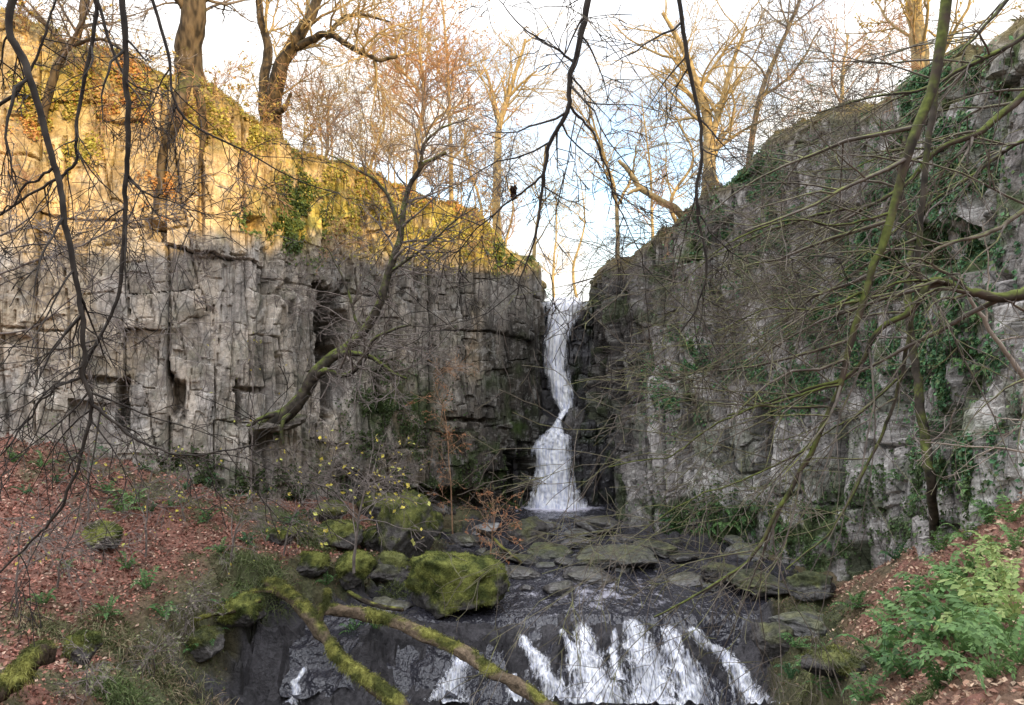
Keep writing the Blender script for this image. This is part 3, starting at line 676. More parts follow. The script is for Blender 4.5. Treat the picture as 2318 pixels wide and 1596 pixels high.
# ------------------------------------------------------------------ fallen logs
def log(name,label,paths,seed,moss=.8,fuzz=5000,bark=(.07,.05,.035)):
    root=None
    for j,(pts,r0,r1) in enumerate(paths):
        w=catmull([P(*q) for q in pts],14)
        sN=np.arange(len(w))*.09
        w=w+.16*np.stack([fbm(sN,seed,0,4,21)-.5,fbm(sN,seed,3,4,22)-.5,fbm(sN,seed,6,4,23)-.5],-1)
        if root is None: root=thing(name,label,'log',w[0])
        m=len(w);k=18
        t=nrm(np.gradient(w,axis=0));ref=np.array([0,0,1.])
        n_=nrm(np.cross(t,ref));b_=np.cross(n_,t)
        a=2*np.pi*np.arange(k)/k
        dirs=np.cos(a)[None,:,None]*n_[:,None]+np.sin(a)[None,:,None]*b_[:,None]
        rr=np.linspace(r0,r1,m)[:,None]*(1+1.1*(fbm(np.arange(m)[:,None]*.16+seed,np.cos(a)[None]*1.5,np.sin(a)[None]*1.5,4,seed+j)-.5))
        V=w[:,None]+dirs*rr[...,None]
        nzz=fbm(V[...,0]*1.8,V[...,1]*1.8,V[...,2]*1.8,4,seed)
        mk=sst(-.1,.4,dirs[...,2]*.8+3.8*(nzz-.5)+moss-.6)
        mc=lerp(np.array([.06,.066,.018]),np.array([.2,.195,.05]),sst(.35,.65,fbm(V[...,0]*5,V[...,1]*5,V[...,2]*5,3,4))[...,None])
        C=lerp(np.array(bark)*(.5+nzz)[...,None],mc,mk[...,None])
        i=np.arange(m-1)[:,None]*k;jj=np.arange(k)[None];j2=(jj+1)%k
        Q=np.stack([i+jj,i+j2,i+k+j2,i+k+jj],-1).reshape(-1,4)
        V2=np.vstack([V.reshape(-1,3),w[:1],w[-1:]]);T=np.vstack([np.c_[np.full(k,m*k),np.roll(np.arange(k),-1),np.arange(k)],np.c_[np.full(k,m*k+1),(m-1)*k+np.arange(k),(m-1)*k+np.roll(np.arange(k),-1)]])
        C2=np.vstack([C.reshape(-1,3),[bark],[(.2,.14,.08)]])
        mesh_obj('trunk' if j==0 else 'side_branch',V2-np.array(root.location),Q,T,M_moss,root,C2,True)
        if fuzz:
            nf=int(fuzz/(1+2*j));pm=mk.ravel()+1e-6
            idx=rng.choice(m*k,nf,p=pm/pm.sum())
            BV,BQ=blades(V.reshape(-1,3)[idx]+rng.normal(0,.02,(nf,3)),nrm(dirs.reshape(-1,3)[idx]+rng.normal(0,.6,(nf,3))),rng.uniform(.02,.1,nf),np.full(nf,.009),rng.uniform(.2,1.2,nf))
            mesh_obj('moss',BV-np.array(root.location),BQ,None,M_grass,root,np.repeat(mc.reshape(-1,3)[idx]*rng.uniform(.6,1.6,(nf,1)),8,0))
    return root
log('fallen_log','thick fallen log shaggy with yellow green moss running down into the cascade',[([(570,1300,20.6),(640,1335,19.7),(690,1380,18.9),(730,1445,18.),(790,1510,17.2),(860,1560,16.5),(950,1640,15.8)],.17,.15),([(720,1430,18.3),(735,1380,18.4),(740,1330,18.6)],.06,.03),([(640,1335,19.7),(570,1340,19.5),(500,1365,19.),(420,1402,18.2)],.06,.03)],3,.65,6000,(.12,.09,.06))
log('fallen_log','brown fallen log with mossy patches slanting to the bottom centre',[([(720,1382,19.2),(800,1388,19),(900,1408,18.5),(980,1445,17.9),(1050,1482,17.4),(1120,1525,16.9),(1190,1565,16.4),(1270,1630,15.9)],.15,.15)],9,.5,3500,(.19,.14,.095))
log('mossy_log','short bright green mossy log end at the lower left corner',[([(-60,1590,11.6),(0,1555,12),(60,1505,12.4),(105,1480,12.8)],.2,.18)],15,.8,3000)
log('fallen_log','thin mossy pole lying beside the round mossy rock',[([(350,1418,17.7),(430,1405,18),(510,1385,18.3),(590,1360,18.8)],.06,.045)],19,.6,600)
log('fallen_log','thin dark branch lying across the stream stones above the largest boulder',[([(1085,1200,27.3),(1110,1218,26.7),(1150,1250,25.4),(1180,1272,24.7)],.09,.06)],23,.0,0,(.06,.045,.035))
log('fallen_log','dark wet pole wedged behind the mossy bank left of the largest boulder',[([(790,1345,21.),(850,1368,20.3),(910,1380,20)],.08,.06)],29,.1,0,(.05,.04,.03))

# ------------------------------------------------------------------ trees
def tree(name,label,cat,trunks,mat,tmat,spr,group=None,leaves=None,part='crown',jit=.12):
    """trunks: list of (pixel path with depth, r0, r1, n sprouts); first is the trunk"""
    base=P(*trunks[0][0][0]);root=thing(name,label,cat,base,group)
    TT=Tubes();TW=Tubes();tips=[] if leaves else None
    L,mx,nch,bias,trop,wig,rmin=spr
    for j,(pts,r0,r1,ns) in enumerate(trunks):
        w,rr=limb(TT,[P(*q) for q in pts],r0,r1,12 if r0>.05 else 6,jit)
        sprout(TW,w,rr,ns,L,.9,bias,mx,nch,wig,trop,.3 if j==0 and cat!='branch' else .08,rmin,tips)
    TT.build('trunk' if cat!='branch' else 'limb',mat,root,base)
    TW.build(part if cat!='branch' else 'twigs',tmat,root,base)
    if leaves:
        nl,size,cols=leaves
        tp=np.vstack(tips);q=tp[rng.integers(0,len(tp),nl)]+rng.normal(0,.04,(nl,3))
        LV,LQ=leaf_quads(q,np.tile([[0,-.3,.8]],(nl,1)),size,.6,.9)
        mesh_obj('leaves',LV-base,LQ,None,M_leaf,root,np.repeat(pal(cols,nl),4,0))
    return root
BROWN=[(.44,.25,.1),(.36,.19,.08),(.5,.32,.13)]
UP=((1.8,3.6),2,(6,6),(0,0,.25),(0,0,.02),.16,.008)
def onL(l):
    out=[]
    for a,b in l:
        p,nm=oncliff(CL,a,b);p=p+nm*.12;out.append((CX+F*p[0]/p[1],CY-F*p[2]/p[1],p[1]))
    return out
tree('bare_tree','thick dark trunk of a bare tree at the edge of the left cliff','tree',[([(430,330,24.8),(432,210,24.6),(426,120,24.4),(438,40,24.3),(440,-60,24.3),(450,-220,24.4)],.5,.36,3),([(436,30,24.3),(400,-10,24),(350,-70,23.6)],.2,.1,6),([(445,0,24.3),(500,-50,24.5),(560,-130,24.8)],.25,.1,6),([(428,170,24.3)]+onL([(412,225),(395,290),(372,350),(362,420),(352,480)]),.26,.07,0),([(436,175,24.3)]+onL([(455,235),(462,310),(450,380)]),.2,.05,0)],M_btrunk,M_btwig,UP)
tree('bare_tree','twin stemmed tree with curving limbs on the left cliff top','tree',[([(630,400,26.8),(618,290,26.5),(622,215,26.3),(640,140,26.2),(680,75,26),(712,20,26),(740,-80,26)],.37,.14,8),([(612,330,26.6),(600,250,26.4),(598,190,26.5),(606,110,26.6),(590,40,26.6),(585,-60,26.6)],.23,.11,8),([(650,120,26.2),(700,90,25.8),(745,78,25.4),(800,110,25.2),(850,135,25),(900,130,24.8)],.15,.05,14),([(735,85,25.5),(780,40,25.5),(830,35,25.4),(880,50,25.3)],.09,.03,10),([(618,240,26.4),(640,250,26),(658,215,25.8)],.12,.06,0)],M_btrunk,M_bgold,UP,leaves=(900,.1,BROWN))
tree('bare_tree','thin crooked tree with roots gripping the far left cliff top','tree',[([(95,280,22.2),(115,190,22),(140,130,22),(175,80,22),(190,20,22),(205,-80,22)],.13,.08,6),([(150,110,22),(110,60,21.8),(60,20,21.6),(20,-40,21.4)],.08,.04,6),([(165,100,22),(230,90,21.6),(300,130,21.4)],.06,.03,5)],M_btrunk,M_btwig,UP)
tree('leaning_tree','mossy tree leaning out from the left cliff foot toward the waterfall','tree',[([(520,1030,25.6),(590,975,24.4),(650,935,24.),(688,893,23.9),(712,850,23.7),(745,812,23.6),(795,780,23.4),(835,735,23.3),(862,680,23),(878,620,23),(905,540,23),(918,450,23),(955,378,22.8),(1010,345,22.6)],.27,.05,20),([(750,808,23.6),(790,800,23.2),(840,808,22.9),(880,840,22.6),(920,855,22.4)],.12,.03,12),([(700,870,23.9),(735,840,23.4),(780,850,23.1),(820,820,22.9),(850,765,22.6),(930,735,22.3)],.12,.03,12),([(905,520,23),(870,430,23.2),(800,380,23.3),(740,350,23.4)],.07,.02,14),([(950,385,22.8),(960,330,22.6),(1000,290,22.4),(1060,270,22.2)],.06,.02,18),([(880,620,23),(960,560,22.6),(1030,500,22.3),(1080,470,22)],.05,.015,16),([(815,750,23.3),(780,640,23.3),(740,560,23.2)],.05,.015,12),([(650,935,24),(610,940,23.9),(560,965,23.9)],.12,.05,0),([(670,920,24),(640,960,23.7),(640,1010,23.7)],.1,.04,0)],M_bmoss2,M_btwig,((1.2,2.8),2,(5,5),(.1,-.1,.15),(0,0,.0),.16,.007))
FAR=((2.,4.4),2,(6,7),(0,0,.35),(0,0,.03),.15,.008)
FAR2=((1.6,3.6),2,(6,6),(0,0,.4),(0,0,.03),.15,.009)
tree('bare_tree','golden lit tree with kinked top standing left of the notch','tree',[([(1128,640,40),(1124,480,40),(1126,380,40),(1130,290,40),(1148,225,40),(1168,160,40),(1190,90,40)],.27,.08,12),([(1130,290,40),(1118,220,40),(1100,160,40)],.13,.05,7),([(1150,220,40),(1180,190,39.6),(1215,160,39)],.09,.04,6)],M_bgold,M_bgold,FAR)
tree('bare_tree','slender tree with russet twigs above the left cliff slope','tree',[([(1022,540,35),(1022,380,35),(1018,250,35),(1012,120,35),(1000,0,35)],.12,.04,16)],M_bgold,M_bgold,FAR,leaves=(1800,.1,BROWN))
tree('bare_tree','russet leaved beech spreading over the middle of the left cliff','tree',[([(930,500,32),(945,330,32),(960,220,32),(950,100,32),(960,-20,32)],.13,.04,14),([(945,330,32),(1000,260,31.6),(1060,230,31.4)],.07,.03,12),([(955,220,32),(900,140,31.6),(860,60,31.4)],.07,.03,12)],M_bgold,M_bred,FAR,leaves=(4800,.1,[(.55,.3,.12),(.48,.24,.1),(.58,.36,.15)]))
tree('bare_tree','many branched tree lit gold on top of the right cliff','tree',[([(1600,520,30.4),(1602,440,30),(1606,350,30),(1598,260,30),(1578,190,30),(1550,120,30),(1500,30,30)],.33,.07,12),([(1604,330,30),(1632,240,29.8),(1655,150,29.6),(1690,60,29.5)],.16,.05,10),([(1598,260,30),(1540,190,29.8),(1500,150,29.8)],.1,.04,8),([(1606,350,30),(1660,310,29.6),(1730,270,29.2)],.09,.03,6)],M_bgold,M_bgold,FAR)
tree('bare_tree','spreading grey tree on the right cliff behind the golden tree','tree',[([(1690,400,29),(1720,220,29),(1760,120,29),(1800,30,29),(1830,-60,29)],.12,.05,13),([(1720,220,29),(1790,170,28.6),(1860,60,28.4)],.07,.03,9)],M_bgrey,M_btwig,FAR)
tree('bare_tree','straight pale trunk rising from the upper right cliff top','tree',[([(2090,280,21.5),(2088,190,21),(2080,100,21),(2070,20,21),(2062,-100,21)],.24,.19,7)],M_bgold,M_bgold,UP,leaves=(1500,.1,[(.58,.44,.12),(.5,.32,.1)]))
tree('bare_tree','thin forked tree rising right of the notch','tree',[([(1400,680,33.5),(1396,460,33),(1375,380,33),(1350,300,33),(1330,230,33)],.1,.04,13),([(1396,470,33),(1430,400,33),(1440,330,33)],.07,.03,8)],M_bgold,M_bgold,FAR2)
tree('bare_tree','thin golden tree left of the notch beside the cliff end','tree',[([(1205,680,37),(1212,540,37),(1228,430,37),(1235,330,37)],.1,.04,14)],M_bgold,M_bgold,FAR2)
bg=[(1075,600,46,200),(1160,660,52,360),(1255,700,60,420),(1310,700,56,400),(1480,620,44,230),(1550,540,36,260),(850,470,38,180),(740,430,36,220),(1640,460,36,140),(1900,320,28,80)]
lst=[]
for i,(a,b,Y,tp) in enumerate(sorted(bg)):
    k=rng.uniform(-40,40);k2=rng.uniform(-25,25)
    lst.append(tree('bare_tree','x','tree',[([(a,b,Y),(a+k*.3+k2,b*.7+tp*.3,Y),(a+k*.2-k2,b*.35+tp*.65,Y),(a+k,tp,Y)],.08+.001*Y,.03,12)],M_bgold,M_bgold if i%3 else M_bred,FAR2,'bare trees along the skyline'))
ordinal(lst,'of the slim bare trees along the bright skyline')
lst=[]
for i,a in enumerate(np.linspace(690,1130,18)):
    a=a+rng.uniform(-14,14);b=np.interp(a,[640,700,820,950,1090,1150],[285,330,385,425,480,545])+50;Y=np.interp(a,[560,700,850,1000,1120],[24.9,27.3,29,31,32.5])-.3
    hgt=rng.uniform(110,230);k=rng.uniform(-40,40)
    lst.append(tree('sapling','x','sapling',[([(a,b,Y),(a+k*.3,b-hgt*.5,Y),(a+k,b-hgt,Y)],.035,.012,12)],M_bgold,M_bgold if i%3 else M_bred,((.7,2.),2,(5,4),(0,-.1,.3),(0,0,.02),.15,.008),'saplings along the left cliff edge',leaves=(90,.09,BROWN)))
ordinal(lst,'of the golden saplings along the left cliff edge')
tree('dead_trunk','dead crooked trunk leaning from the right cliff top by the notch','trunk',[([(1580,540,31),(1535,478,30.5),(1490,452,30.2),(1450,425,30),(1425,390,29.8),(1400,362,29.6)],.2,.07,4),([(1450,425,30),(1420,440,29.8)],.1,.05,0)],M_bgold,M_bgold,((.6,1.4),1,(3,),(0,0,.1),(0,0,0),.14,.012))
rb=drop(2120,1235)
tree('thin_tree','slim dark mossy trunk hugging the right cliff behind the branches','tree',[([(2124,CY-F*(rb[2]-.5)/rb[1],rb[1]),(2118,CY-F*(rb[2]+.15)/rb[1],rb[1]),(2108,1090,15.6),(2096,1000,15.7),(2078,870,15.8),(2060,760,15.9),(2052,640,16),(2060,540,16),(2040,420,16),(2050,300,16)],.12,.05,12)],M_bmoss2,M_btwig,((1.,2.2),2,(5,3),(-.25,-.1,.2),(0,0,0),.15,.006))
def shrubs(C,spots,n,L,r,dirv,grav,mats,group,base,rmin,leaf=None):
    lst=[]
    for i,(a,b) in enumerate(sorted(spots)):
        p,nm=oncliff(C,a,b);root=thing('shrub','x','shrub',p,group);T=Tubes();tips=[]
        for q in range(n): grow(T,p-nm*.1,nm*.7+np.array(dirv)+rng.normal(0,.45,3),rng.uniform(*L),r,0,2,(5,4),.13,np.array(grav),.55,.8,rmin,tips)
        T.build('stems',mats[i%len(mats)],root,p);lst.append(root)
        if leaf:
            tp=np.vstack(tips);q=tp[rng.integers(0,len(tp),leaf[0])];LV,LQ=leaf_quads(q,np.tile([[0,-.5,.7]],(len(q),1)),leaf[1],.65,.7)
            mesh_obj('leaves',LV-p,LQ,None,M_leaf,root,np.repeat(pal(leaf[2],len(q)),4,0))
    ordinal(lst,base)
shrubs(CR,[(1480,620),(1530,740),(1640,520),(1660,760),(1760,430),(1780,640),(1860,540),(1900,380),(1960,820),(2020,420),(1600,650),(1720,560),(1840,700)],9,(1.2,2.8),.015,(-.1,0,.5),(-.015,-.01,-.05),[M_btwig,M_bgrey,M_btwig],'bare shrubs rooted on the right cliff','of the bare twiggy shrubs rooted on the right cliff',.0055)
shrubs(CR,[(1385,600),(1450,535),(1510,495),(1570,455),(1625,415),(1680,365),(1740,315),(1790,280),(1850,255),(1930,228),(2000,200),(2080,160)],8,(.9,2.2),.014,(-.2,-.1,.7),(-.01,0,-.03),[M_bgrey,M_btwig,M_bred],'shrubs overhanging the right cliff rim','of the leafless shrubs overhanging the right cliff rim',.007)
shrubs(CL,[(60,420),(190,560),(330,360),(470,620),(560,420),(650,700),(760,560),(860,480),(1000,620),(1100,700),(980,860),(1060,560),(420,300),(240,260)],7,(.8,2.),.013,(0,0,.5),(0,0,-.04),[M_bred,M_btwig],'wiry shrubs on the left cliff','of the wiry shrubs growing on the left cliff',.006)
shrubs(CL,[(60,75),(150,85),(240,125),(330,160),(480,220),(540,250),(600,285),(680,340)],7,(.7,1.7),.013,(0,-.1,.6),(0,0,-.04),[M_bred,M_bgold],'leafy shrubs along the left cliff rim','of the orange leaved shrubs along the sunlit left rim',.007,(160,.1,[(.5,.3,.1),(.42,.36,.09),(.52,.42,.12)]))
YEL=[(.6,.5,.08),(.5,.4,.07),(.5,.5,.12)]
PGR=[(.26,.28,.13),(.2,.24,.1),(.32,.31,.17)]
def sapling(px,py,hpx,label,mat,n,leaves=None,lean=0,Y=None,bend=-.06,r=.03,L=(.7,1.7)):
    b=drop(px,py) if Y is None else P(px,py,Y);root=thing('sapling',label,'sapling',b);T=Tubes();T2=Tubes();tips=[]
    h=hpx/F*b[1]
    w,rr=limb(T,[b-[0,0,.1],b+[lean*.3*h,-.1,h*.4],b+[lean*.8*h,-.2,h*.75],b+[lean*1.4*h,-.3,h]],r,r*.3,6,.08)
    sprout(T2,w,rr,n,L,1.,(lean*.4,-.1,.15),2,(4,4),.13,(0,0,bend),.2,.005,tips)
    T.build('stem',mat,root,b);T2.build('twigs',mat,root,b)
    if leaves:
        tp=np.vstack(tips);q=tp[rng.integers(0,len(tp),leaves[0])];LV,LQ=leaf_quads(q,np.tile([[0,-.6,.6]],(len(q),1)),leaves[1],.65,.6)
        mesh_obj('leaves',LV-b,LQ,None,M_leaf,root,np.repeat(pal(leaves[2],len(q)),4,0))
sapling(800,1290,230,'arching sapling with a few yellow leaves on the mossy bank left of the stream',M_btwig,26,(110,.12,YEL),.15,19.,-.05,.04,(1.2,2.4))
sapling(1108,1290,150,'small rust leaved sapling beside the pool',M_bred,14,(160,.09,[(.4,.17,.08),(.34,.15,.07)]),.1)
sapling(1025,1220,330,'thin reddish sapling in front of the dark left cliff foot',M_bred,18,(160,.09,[(.4,.17,.08),(.34,.15,.07)]),-.05)
sapling(570,1180,420,'tall thin grey sapling against the left cliff',M_btwig,16,(30,.09,YEL),.02)
sapling(200,1180,260,'thin sapling with pale stems on the red leaf bank',M_btwig,14,(20,.09,YEL),.05)
sapling(40,1400,240,'leggy pale sapling at the lower left edge',M_btwig,16,(40,.08,YEL),.1)
sapling(520,1290,170,'arching bare sapling on the slope above the fallen log',M_btwig,18,(30,.09,YEL),.3)
sapling(330,1260,200,'small sapling dotted with yellow leaves on the leaf bank',M_btwig,10,(60,.09,YEL),.1)
sapling(640,1260,150,'low twiggy sapling among the grass above the fallen log',M_btwig,20,(30,.09,YEL),.35)
sapling(930,1200,200,'bare sapling rising beside the tall mossy boulder',M_btwig,18,(20,.09,YEL),-.2)
sapling(420,1430,80,'low pale green twiggy bush at the edge of the shaggy grass',M_btwig,16,(120,.06,PGR),.2,None,-.08,.02,(.4,1.))
sapling(130,1330,120,'low straggling bush on the lower left leaf bank',M_btwig,18,(60,.08,PGR),.3)
sapling(200,1570,80,'pale green bush near the bottom edge beside the squat mossy rock',M_btwig,16,(180,.055,PGR),.2,None,-.08,.02,(.35,.8))
sapling(350,1540,80,'bushy pale green shrub in the middle of the lower left grass',M_btwig,16,(180,.055,PGR),.15,None,-.08,.02,(.35,.8))
sapling(160,1110,110,'bramble tangle at the foot of the left cliff near the edge',M_btwig,16,(140,.08,[(.12,.16,.06),(.2,.2,.09)]),.3)
sapling(420,1180,90,'bramble tangle below the left cliff beside the leaf bank',M_btwig,16,(140,.08,[(.12,.16,.06),(.2,.2,.09)]),-.3)

def branch(label,limbs,mat,tmat,L,nch,bias,trop,rmin=.0035,wig=.15,mx=2,leaves=None):
    return tree('hanging_branch' ,label,'branch',limbs,mat,tmat,(L,mx,nch,bias,trop,wig,rmin),leaves=leaves,jit=.06)
def pp(l,Y): return [(a,b,Y if len(q)==0 else q[0]) for a,b,*q in l]
DR=((.35,1.2),(3,3),(0,0,-.3),(0,0,-.05))
branch('long dark branch hanging down the left side to the leaf bank',[(pp([(40,-60),(22,60),(70,180),(122,370),(146,490),(175,650),(190,760),(188,850),(208,925),(180,1040),(138,1150),(60,1235),(-20,1320)],6.2),.034,.007,20),(pp([(125,380),(60,420),(20,470),(-30,490)],6.2),.012,.005,5),(pp([(205,910),(270,965),(340,1012),(430,1030),(560,1010),(640,990)],6.2),.015,.004,10),(pp([(185,850),(120,880),(60,960),(-20,1060)],6.2),.013,.005,6)],M_bdark,M_bdark,*DR)
branch('dark branch curving down past the big left trunk to meet its neighbour',[(pp([(272,-60),(286,110),(290,300),(286,420),(280,560),(258,700),(205,800),(188,850)],6.8),.03,.011,14),(pp([(286,400),(330,440),(400,460),(470,520)],6.8),.012,.004,6)],M_bdark,M_bdark,*DR)
branch('slender dark branch crossing the sunlit left cliff to the right',[(pp([(330,-50),(380,120),(395,230),(450,290),(560,345),(660,400),(760,440)],8),.02,.005,15),(pp([(395,230),(400,270),(480,330)],8),.011,.004,4)],M_bdark,M_bdark,*DR)
branch('short dark branch with a sharp elbow at upper left',[(pp([(205,-60),(215,60),(180,250),(168,370),(90,430),(0,485),(-40,500)],7.4),.024,.007,11),(pp([(212,-20),(262,130),(300,190),(360,210)],7.4),.018,.006,6)],M_bdark,M_bdark,*DR)
branch('thin branch rising from the left edge above the cliff',[(pp([(-60,270),(40,205),(90,110),(110,30),(150,-50)],7),.02,.008,8)],M_bdark,M_bdark,*DR)
branch('thin sprays of twigs reaching in from the left edge at mid height',[(pp([(-60,640),(60,600),(170,560),(300,500),(420,480)],8),.014,.004,14),(pp([(-60,760),(80,740),(200,650),(330,610)],8),.012,.004,12),(pp([(-60,560),(60,500),(130,440)],8),.012,.004,7)],M_btwig,M_btwig,(.5,1.4),(5,4),(.3,0,-.1),(0,0,-.02))
branch('dark forked branch hanging in the sky left of centre top',[(pp([(1338,-60),(1322,50),(1292,170),(1282,255),(1242,330),(1226,420),(1212,530),(1170,665)],6.4),.03,.006,15),(pp([(1283,240),(1335,290),(1368,370),(1400,470),(1440,560)],6.4),.014,.004,9),(pp([(1300,140),(1240,100),(1180,60),(1110,-20)],6.6),.011,.004,6),(pp([(1230,400),(1150,460),(1080,520),(1020,590)],6.5),.011,.004,8)],M_bdark,M_bdark,(.4,1.3),(3,3),(0,0,-.25),(0,0,-.04))
branch('single dark branch hanging straight down right of centre top',[(pp([(1525,-60),(1560,150),(1588,330),(1576,460),(1600,600),(1580,690),(1540,755)],7),.024,.006,11),(pp([(1576,460),(1620,540),(1700,600)],7),.01,.004,5)],M_bdark,M_bdark,(.4,1.2),(3,3),(0,0,-.25),(0,0,-.04))
RB=((1.,2.7),(4,4),(-.75,-.05,.0),(-.02,0,-.05),.0033,.14)
def rbranch(label,limbs,mat): return branch(label,limbs,mat,M_bgreen,*RB)
rbranch('long mossy branch sweeping from the top right corner down to the stream',[(pp([(2150,-70),(2112,190),(2056,340),(2012,500),(1972,620),(1932,750),(1900,870),(1842,1010),(1765,1150),(1700,1260),(1600,1335),(1480,1395)],7.6),.054,.009,17),(pp([(2020,480),(1900,510),(1780,500),(1640,560),(1540,640)],7.6),.018,.005,9),(pp([(1960,660),(1850,700),(1740,700),(1600,760)],7.6),.016,.005,9),(pp([(1900,870),(1780,900),(1640,950),(1520,1030),(1380,1055)],7.6),.016,.005,9),(pp([(1840,1010),(1700,1080),(1560,1130),(1440,1210)],7.6),.012,.004,7)],M_bmoss)
rbranch('straight mossy branch hanging beside the long one on the right',[(pp([(2135,80),(2100,330),(2080,560),(2074,660),(2050,790),(2030,900),(1960,1060),(1880,1200),(1780,1290)],8.4),.042,.008,13),(pp([(2040,850),(1950,930),(1830,1010),(1720,1120),(1650,1200)],8.4),.014,.004,8)],M_bmoss2)
rbranch('thick green mossy limb entering from the right edge at mid height',[(pp([(2380,640),(2318,664),(2250,672),(2180,655),(2112,636),(2060,705),(1990,750),(1925,850),(1800,890),(1650,940)],7.8),.066,.009,13),(pp([(2112,636),(2040,640),(1940,680),(1840,700)],7.8),.018,.005,8)],M_bmoss)
rbranch('dark mossy limb entering high on the right edge and drooping left',[(pp([(2400,150),(2300,230),(2220,295),(2130,335),(2040,425),(1960,470),(1850,485),(1720,530),(1600,590)],8.6),.05,.007,15),(pp([(2130,335),(2030,340),(1930,380),(1800,390)],8.6),.016,.005,8)],M_bmoss)
rbranch('tangled limb crossing the top right corner under the sky',[(pp([(2400,20),(2290,100),(2190,150),(2090,200),(1960,225),(1830,260)],9),.04,.006,15),(pp([(2330,-60),(2230,60),(2160,130)],9),.03,.01,7)],M_bmoss2)
rbranch('grey limb reaching in from the right edge above the thick mossy limb',[(pp([(2400,430),(2310,480),(2240,525),(2130,560),(2050,610),(1930,640),(1800,720)],8.),.032,.005,13)],M_bgrey)
rbranch('upper right limb falling across the dark cliff edge',[(pp([(2400,300),(2290,330),(2200,400),(2090,470),(1980,560),(1880,640),(1790,760)],9.4),.032,.005,13)],M_bmoss2)
branch('pale leafless branch crossing the right cliff low down',[(pp([(2400,1035),(2300,1020),(2200,1010),(2090,1004)],8.6),.02,.006,6),(pp([(2390,960),(2290,950),(2210,930)],8.6),.014,.005,4)],M_bpale,M_bpale,(.3,.8),(3,2),(-.4,0,.1),(0,0,0),mx=1)
branch('bleached straight stick slanting at the right edge',[(pp([(2185,660),(2230,730),(2270,790),(2340,880)],8.2),.022,.03,3),(pp([(2230,730),(2238,600),(2225,500)],8.2),.012,.004,3)],M_bpale,M_bpale,(.3,.7),(2,2),(0,0,.2),(0,0,0),mx=1)
ctr=P(1162,436,6.6);q=ctr+rng.normal(0,1,(60,3))*np.array([.012,.012,.03])
LV,LQ=leaf_quads(q,rng.normal(0,1,(60,3)),.05,.6,.5)
o=mesh_obj('leaf_clump',LV,LQ,None,M_litter,None,np.tile([[.035,.018,.012]],(240,1)),loc=ctr);tag(o,'small dark clump of dead leaves hanging in front of the bright trees','leaf clump')

# ------------------------------------------------------------------ ferns
def frond_mesh(seed,cols,n=17,wid=.2,arch=.5,al_=.036):
    r=np.random.default_rng(seed);s=np.linspace(0,1,n)
    ax=np.stack([s*.9,.05*np.sin(s*3+seed),arch*np.sin(s*2.3)*.75-.12*s*s],-1)
    tg=nrm(np.gradient(ax,axis=0));V=[];Q=[];C=[]
    for i in range(1,n):
        l=wid*(math.sin(math.pi*min(1,(s[i]*.88+.14)))**.8)
        for sd in (-1,1):
            d=nrm(np.array([.35,sd,-.25])+r.normal(0,.12,3));al=tg[i]*al_;b=ax[i];k=len(V)
            V+=[b-al*.6,b+d*l*.5+al-[0,0,.0],b+d*l-[0,0,.1*l],b+d*l*.5-al]
            Q.append([k,k+1,k+2,k+3]);c=np.array(cols[r.integers(len(cols))])*r.uniform(.7,1.3);C+=[c]*4
    for i in range(n-1):
        k=len(V);w=np.array([0,.006,0]);V+=[ax[i]-w,ax[i]+w,ax[i+1]+w,ax[i+1]-w];Q.append([k,k+1,k+2,k+3]);C+=[np.array(cols[0])*.7]*4
    return np.array(V),np.array(Q),np.array(C)
GREEN=[(.075,.165,.05),(.11,.21,.065),(.055,.125,.04)];LIME=[(.26,.35,.11),(.32,.39,.14),(.18,.28,.08)];DEEP=[(.045,.11,.045),(.06,.14,.055)];MID=[(.13,.235,.075),(.16,.27,.09),(.1,.19,.06)]
FM={}
for key,cols in (('g',GREEN),('y',LIME),('d',DEEP),('m',MID)):
    FM[key]=[]
    for s in range(4):
        fv,fq,fc=frond_mesh(s+1,cols,12,[.17,.13,.1,.2][s],.5+.12*s,[.045,.055,.065,.045][s])
        o=mesh_obj('frond',fv,fq,None,M_leaf,None,fc)
        FM[key].append(o.data);bpy.data.objects.remove(o)
def fern(p,size,key,nf,label,group,out=None,name='fern'):
    root=thing(name,label,'fern',p,group)
    a0=rng.uniform(0,6.3)
    for i in range(nf):
        f=bpy.data.objects.new('frond',FM[key][rng.integers(4)]);COL.objects.link(f);f.parent=root
        if out is None: az=a0+6.283*i/nf+rng.uniform(-.3,.3)
        else: az=math.atan2(out[1],out[0])+rng.uniform(-1.4,1.4)
        f.rotation_euler=(rng.uniform(-.35,.35),rng.uniform(-.6,.3)+(.45 if out is not None else 0),az)
        s=size*rng.uniform(.6,1.2);f.scale=(s,s,s)
    return root
def ferns(lst,base,group,where=None,nf=9):
    out=[]
    for px,py,s,k in sorted(lst):
        if where is None: p=drop(px,py);out.append(fern(p,s,k,nf,'x',group))
        else:
            p,nm=oncliff(where,px,py);out.append(fern(p+nm*.03,s,k,nf,'x',group,nm))
    ordinal(out,base)
ferns([(2010,1520,.85,'g'),(2040,1465,.85,'m'),(2085,1420,.9,'m'),(2110,1490,.85,'g'),(2160,1510,.85,'m'),(2175,1440,.85,'g'),(2210,1490,.8,'m'),(2240,1420,.8,'y'),(2275,1480,.7,'m'),(2300,1410,.7,'y'),(2230,1350,.85,'y'),(2290,1340,.75,'y'),(2190,1380,.85,'m'),(2140,1420,.8,'m'),(2310,1510,.6,'m'),(2060,1540,.7,'g'),(2250,1540,.6,'m'),(2130,1560,.6,'g'),(2120,1360,.8,'m'),(2070,1370,.7,'g'),(2150,1330,.8,'m'),(2020,1400,.6,'g')],'of the lush ferns massed in the lower right corner','ferns massed at lower right',None,13)
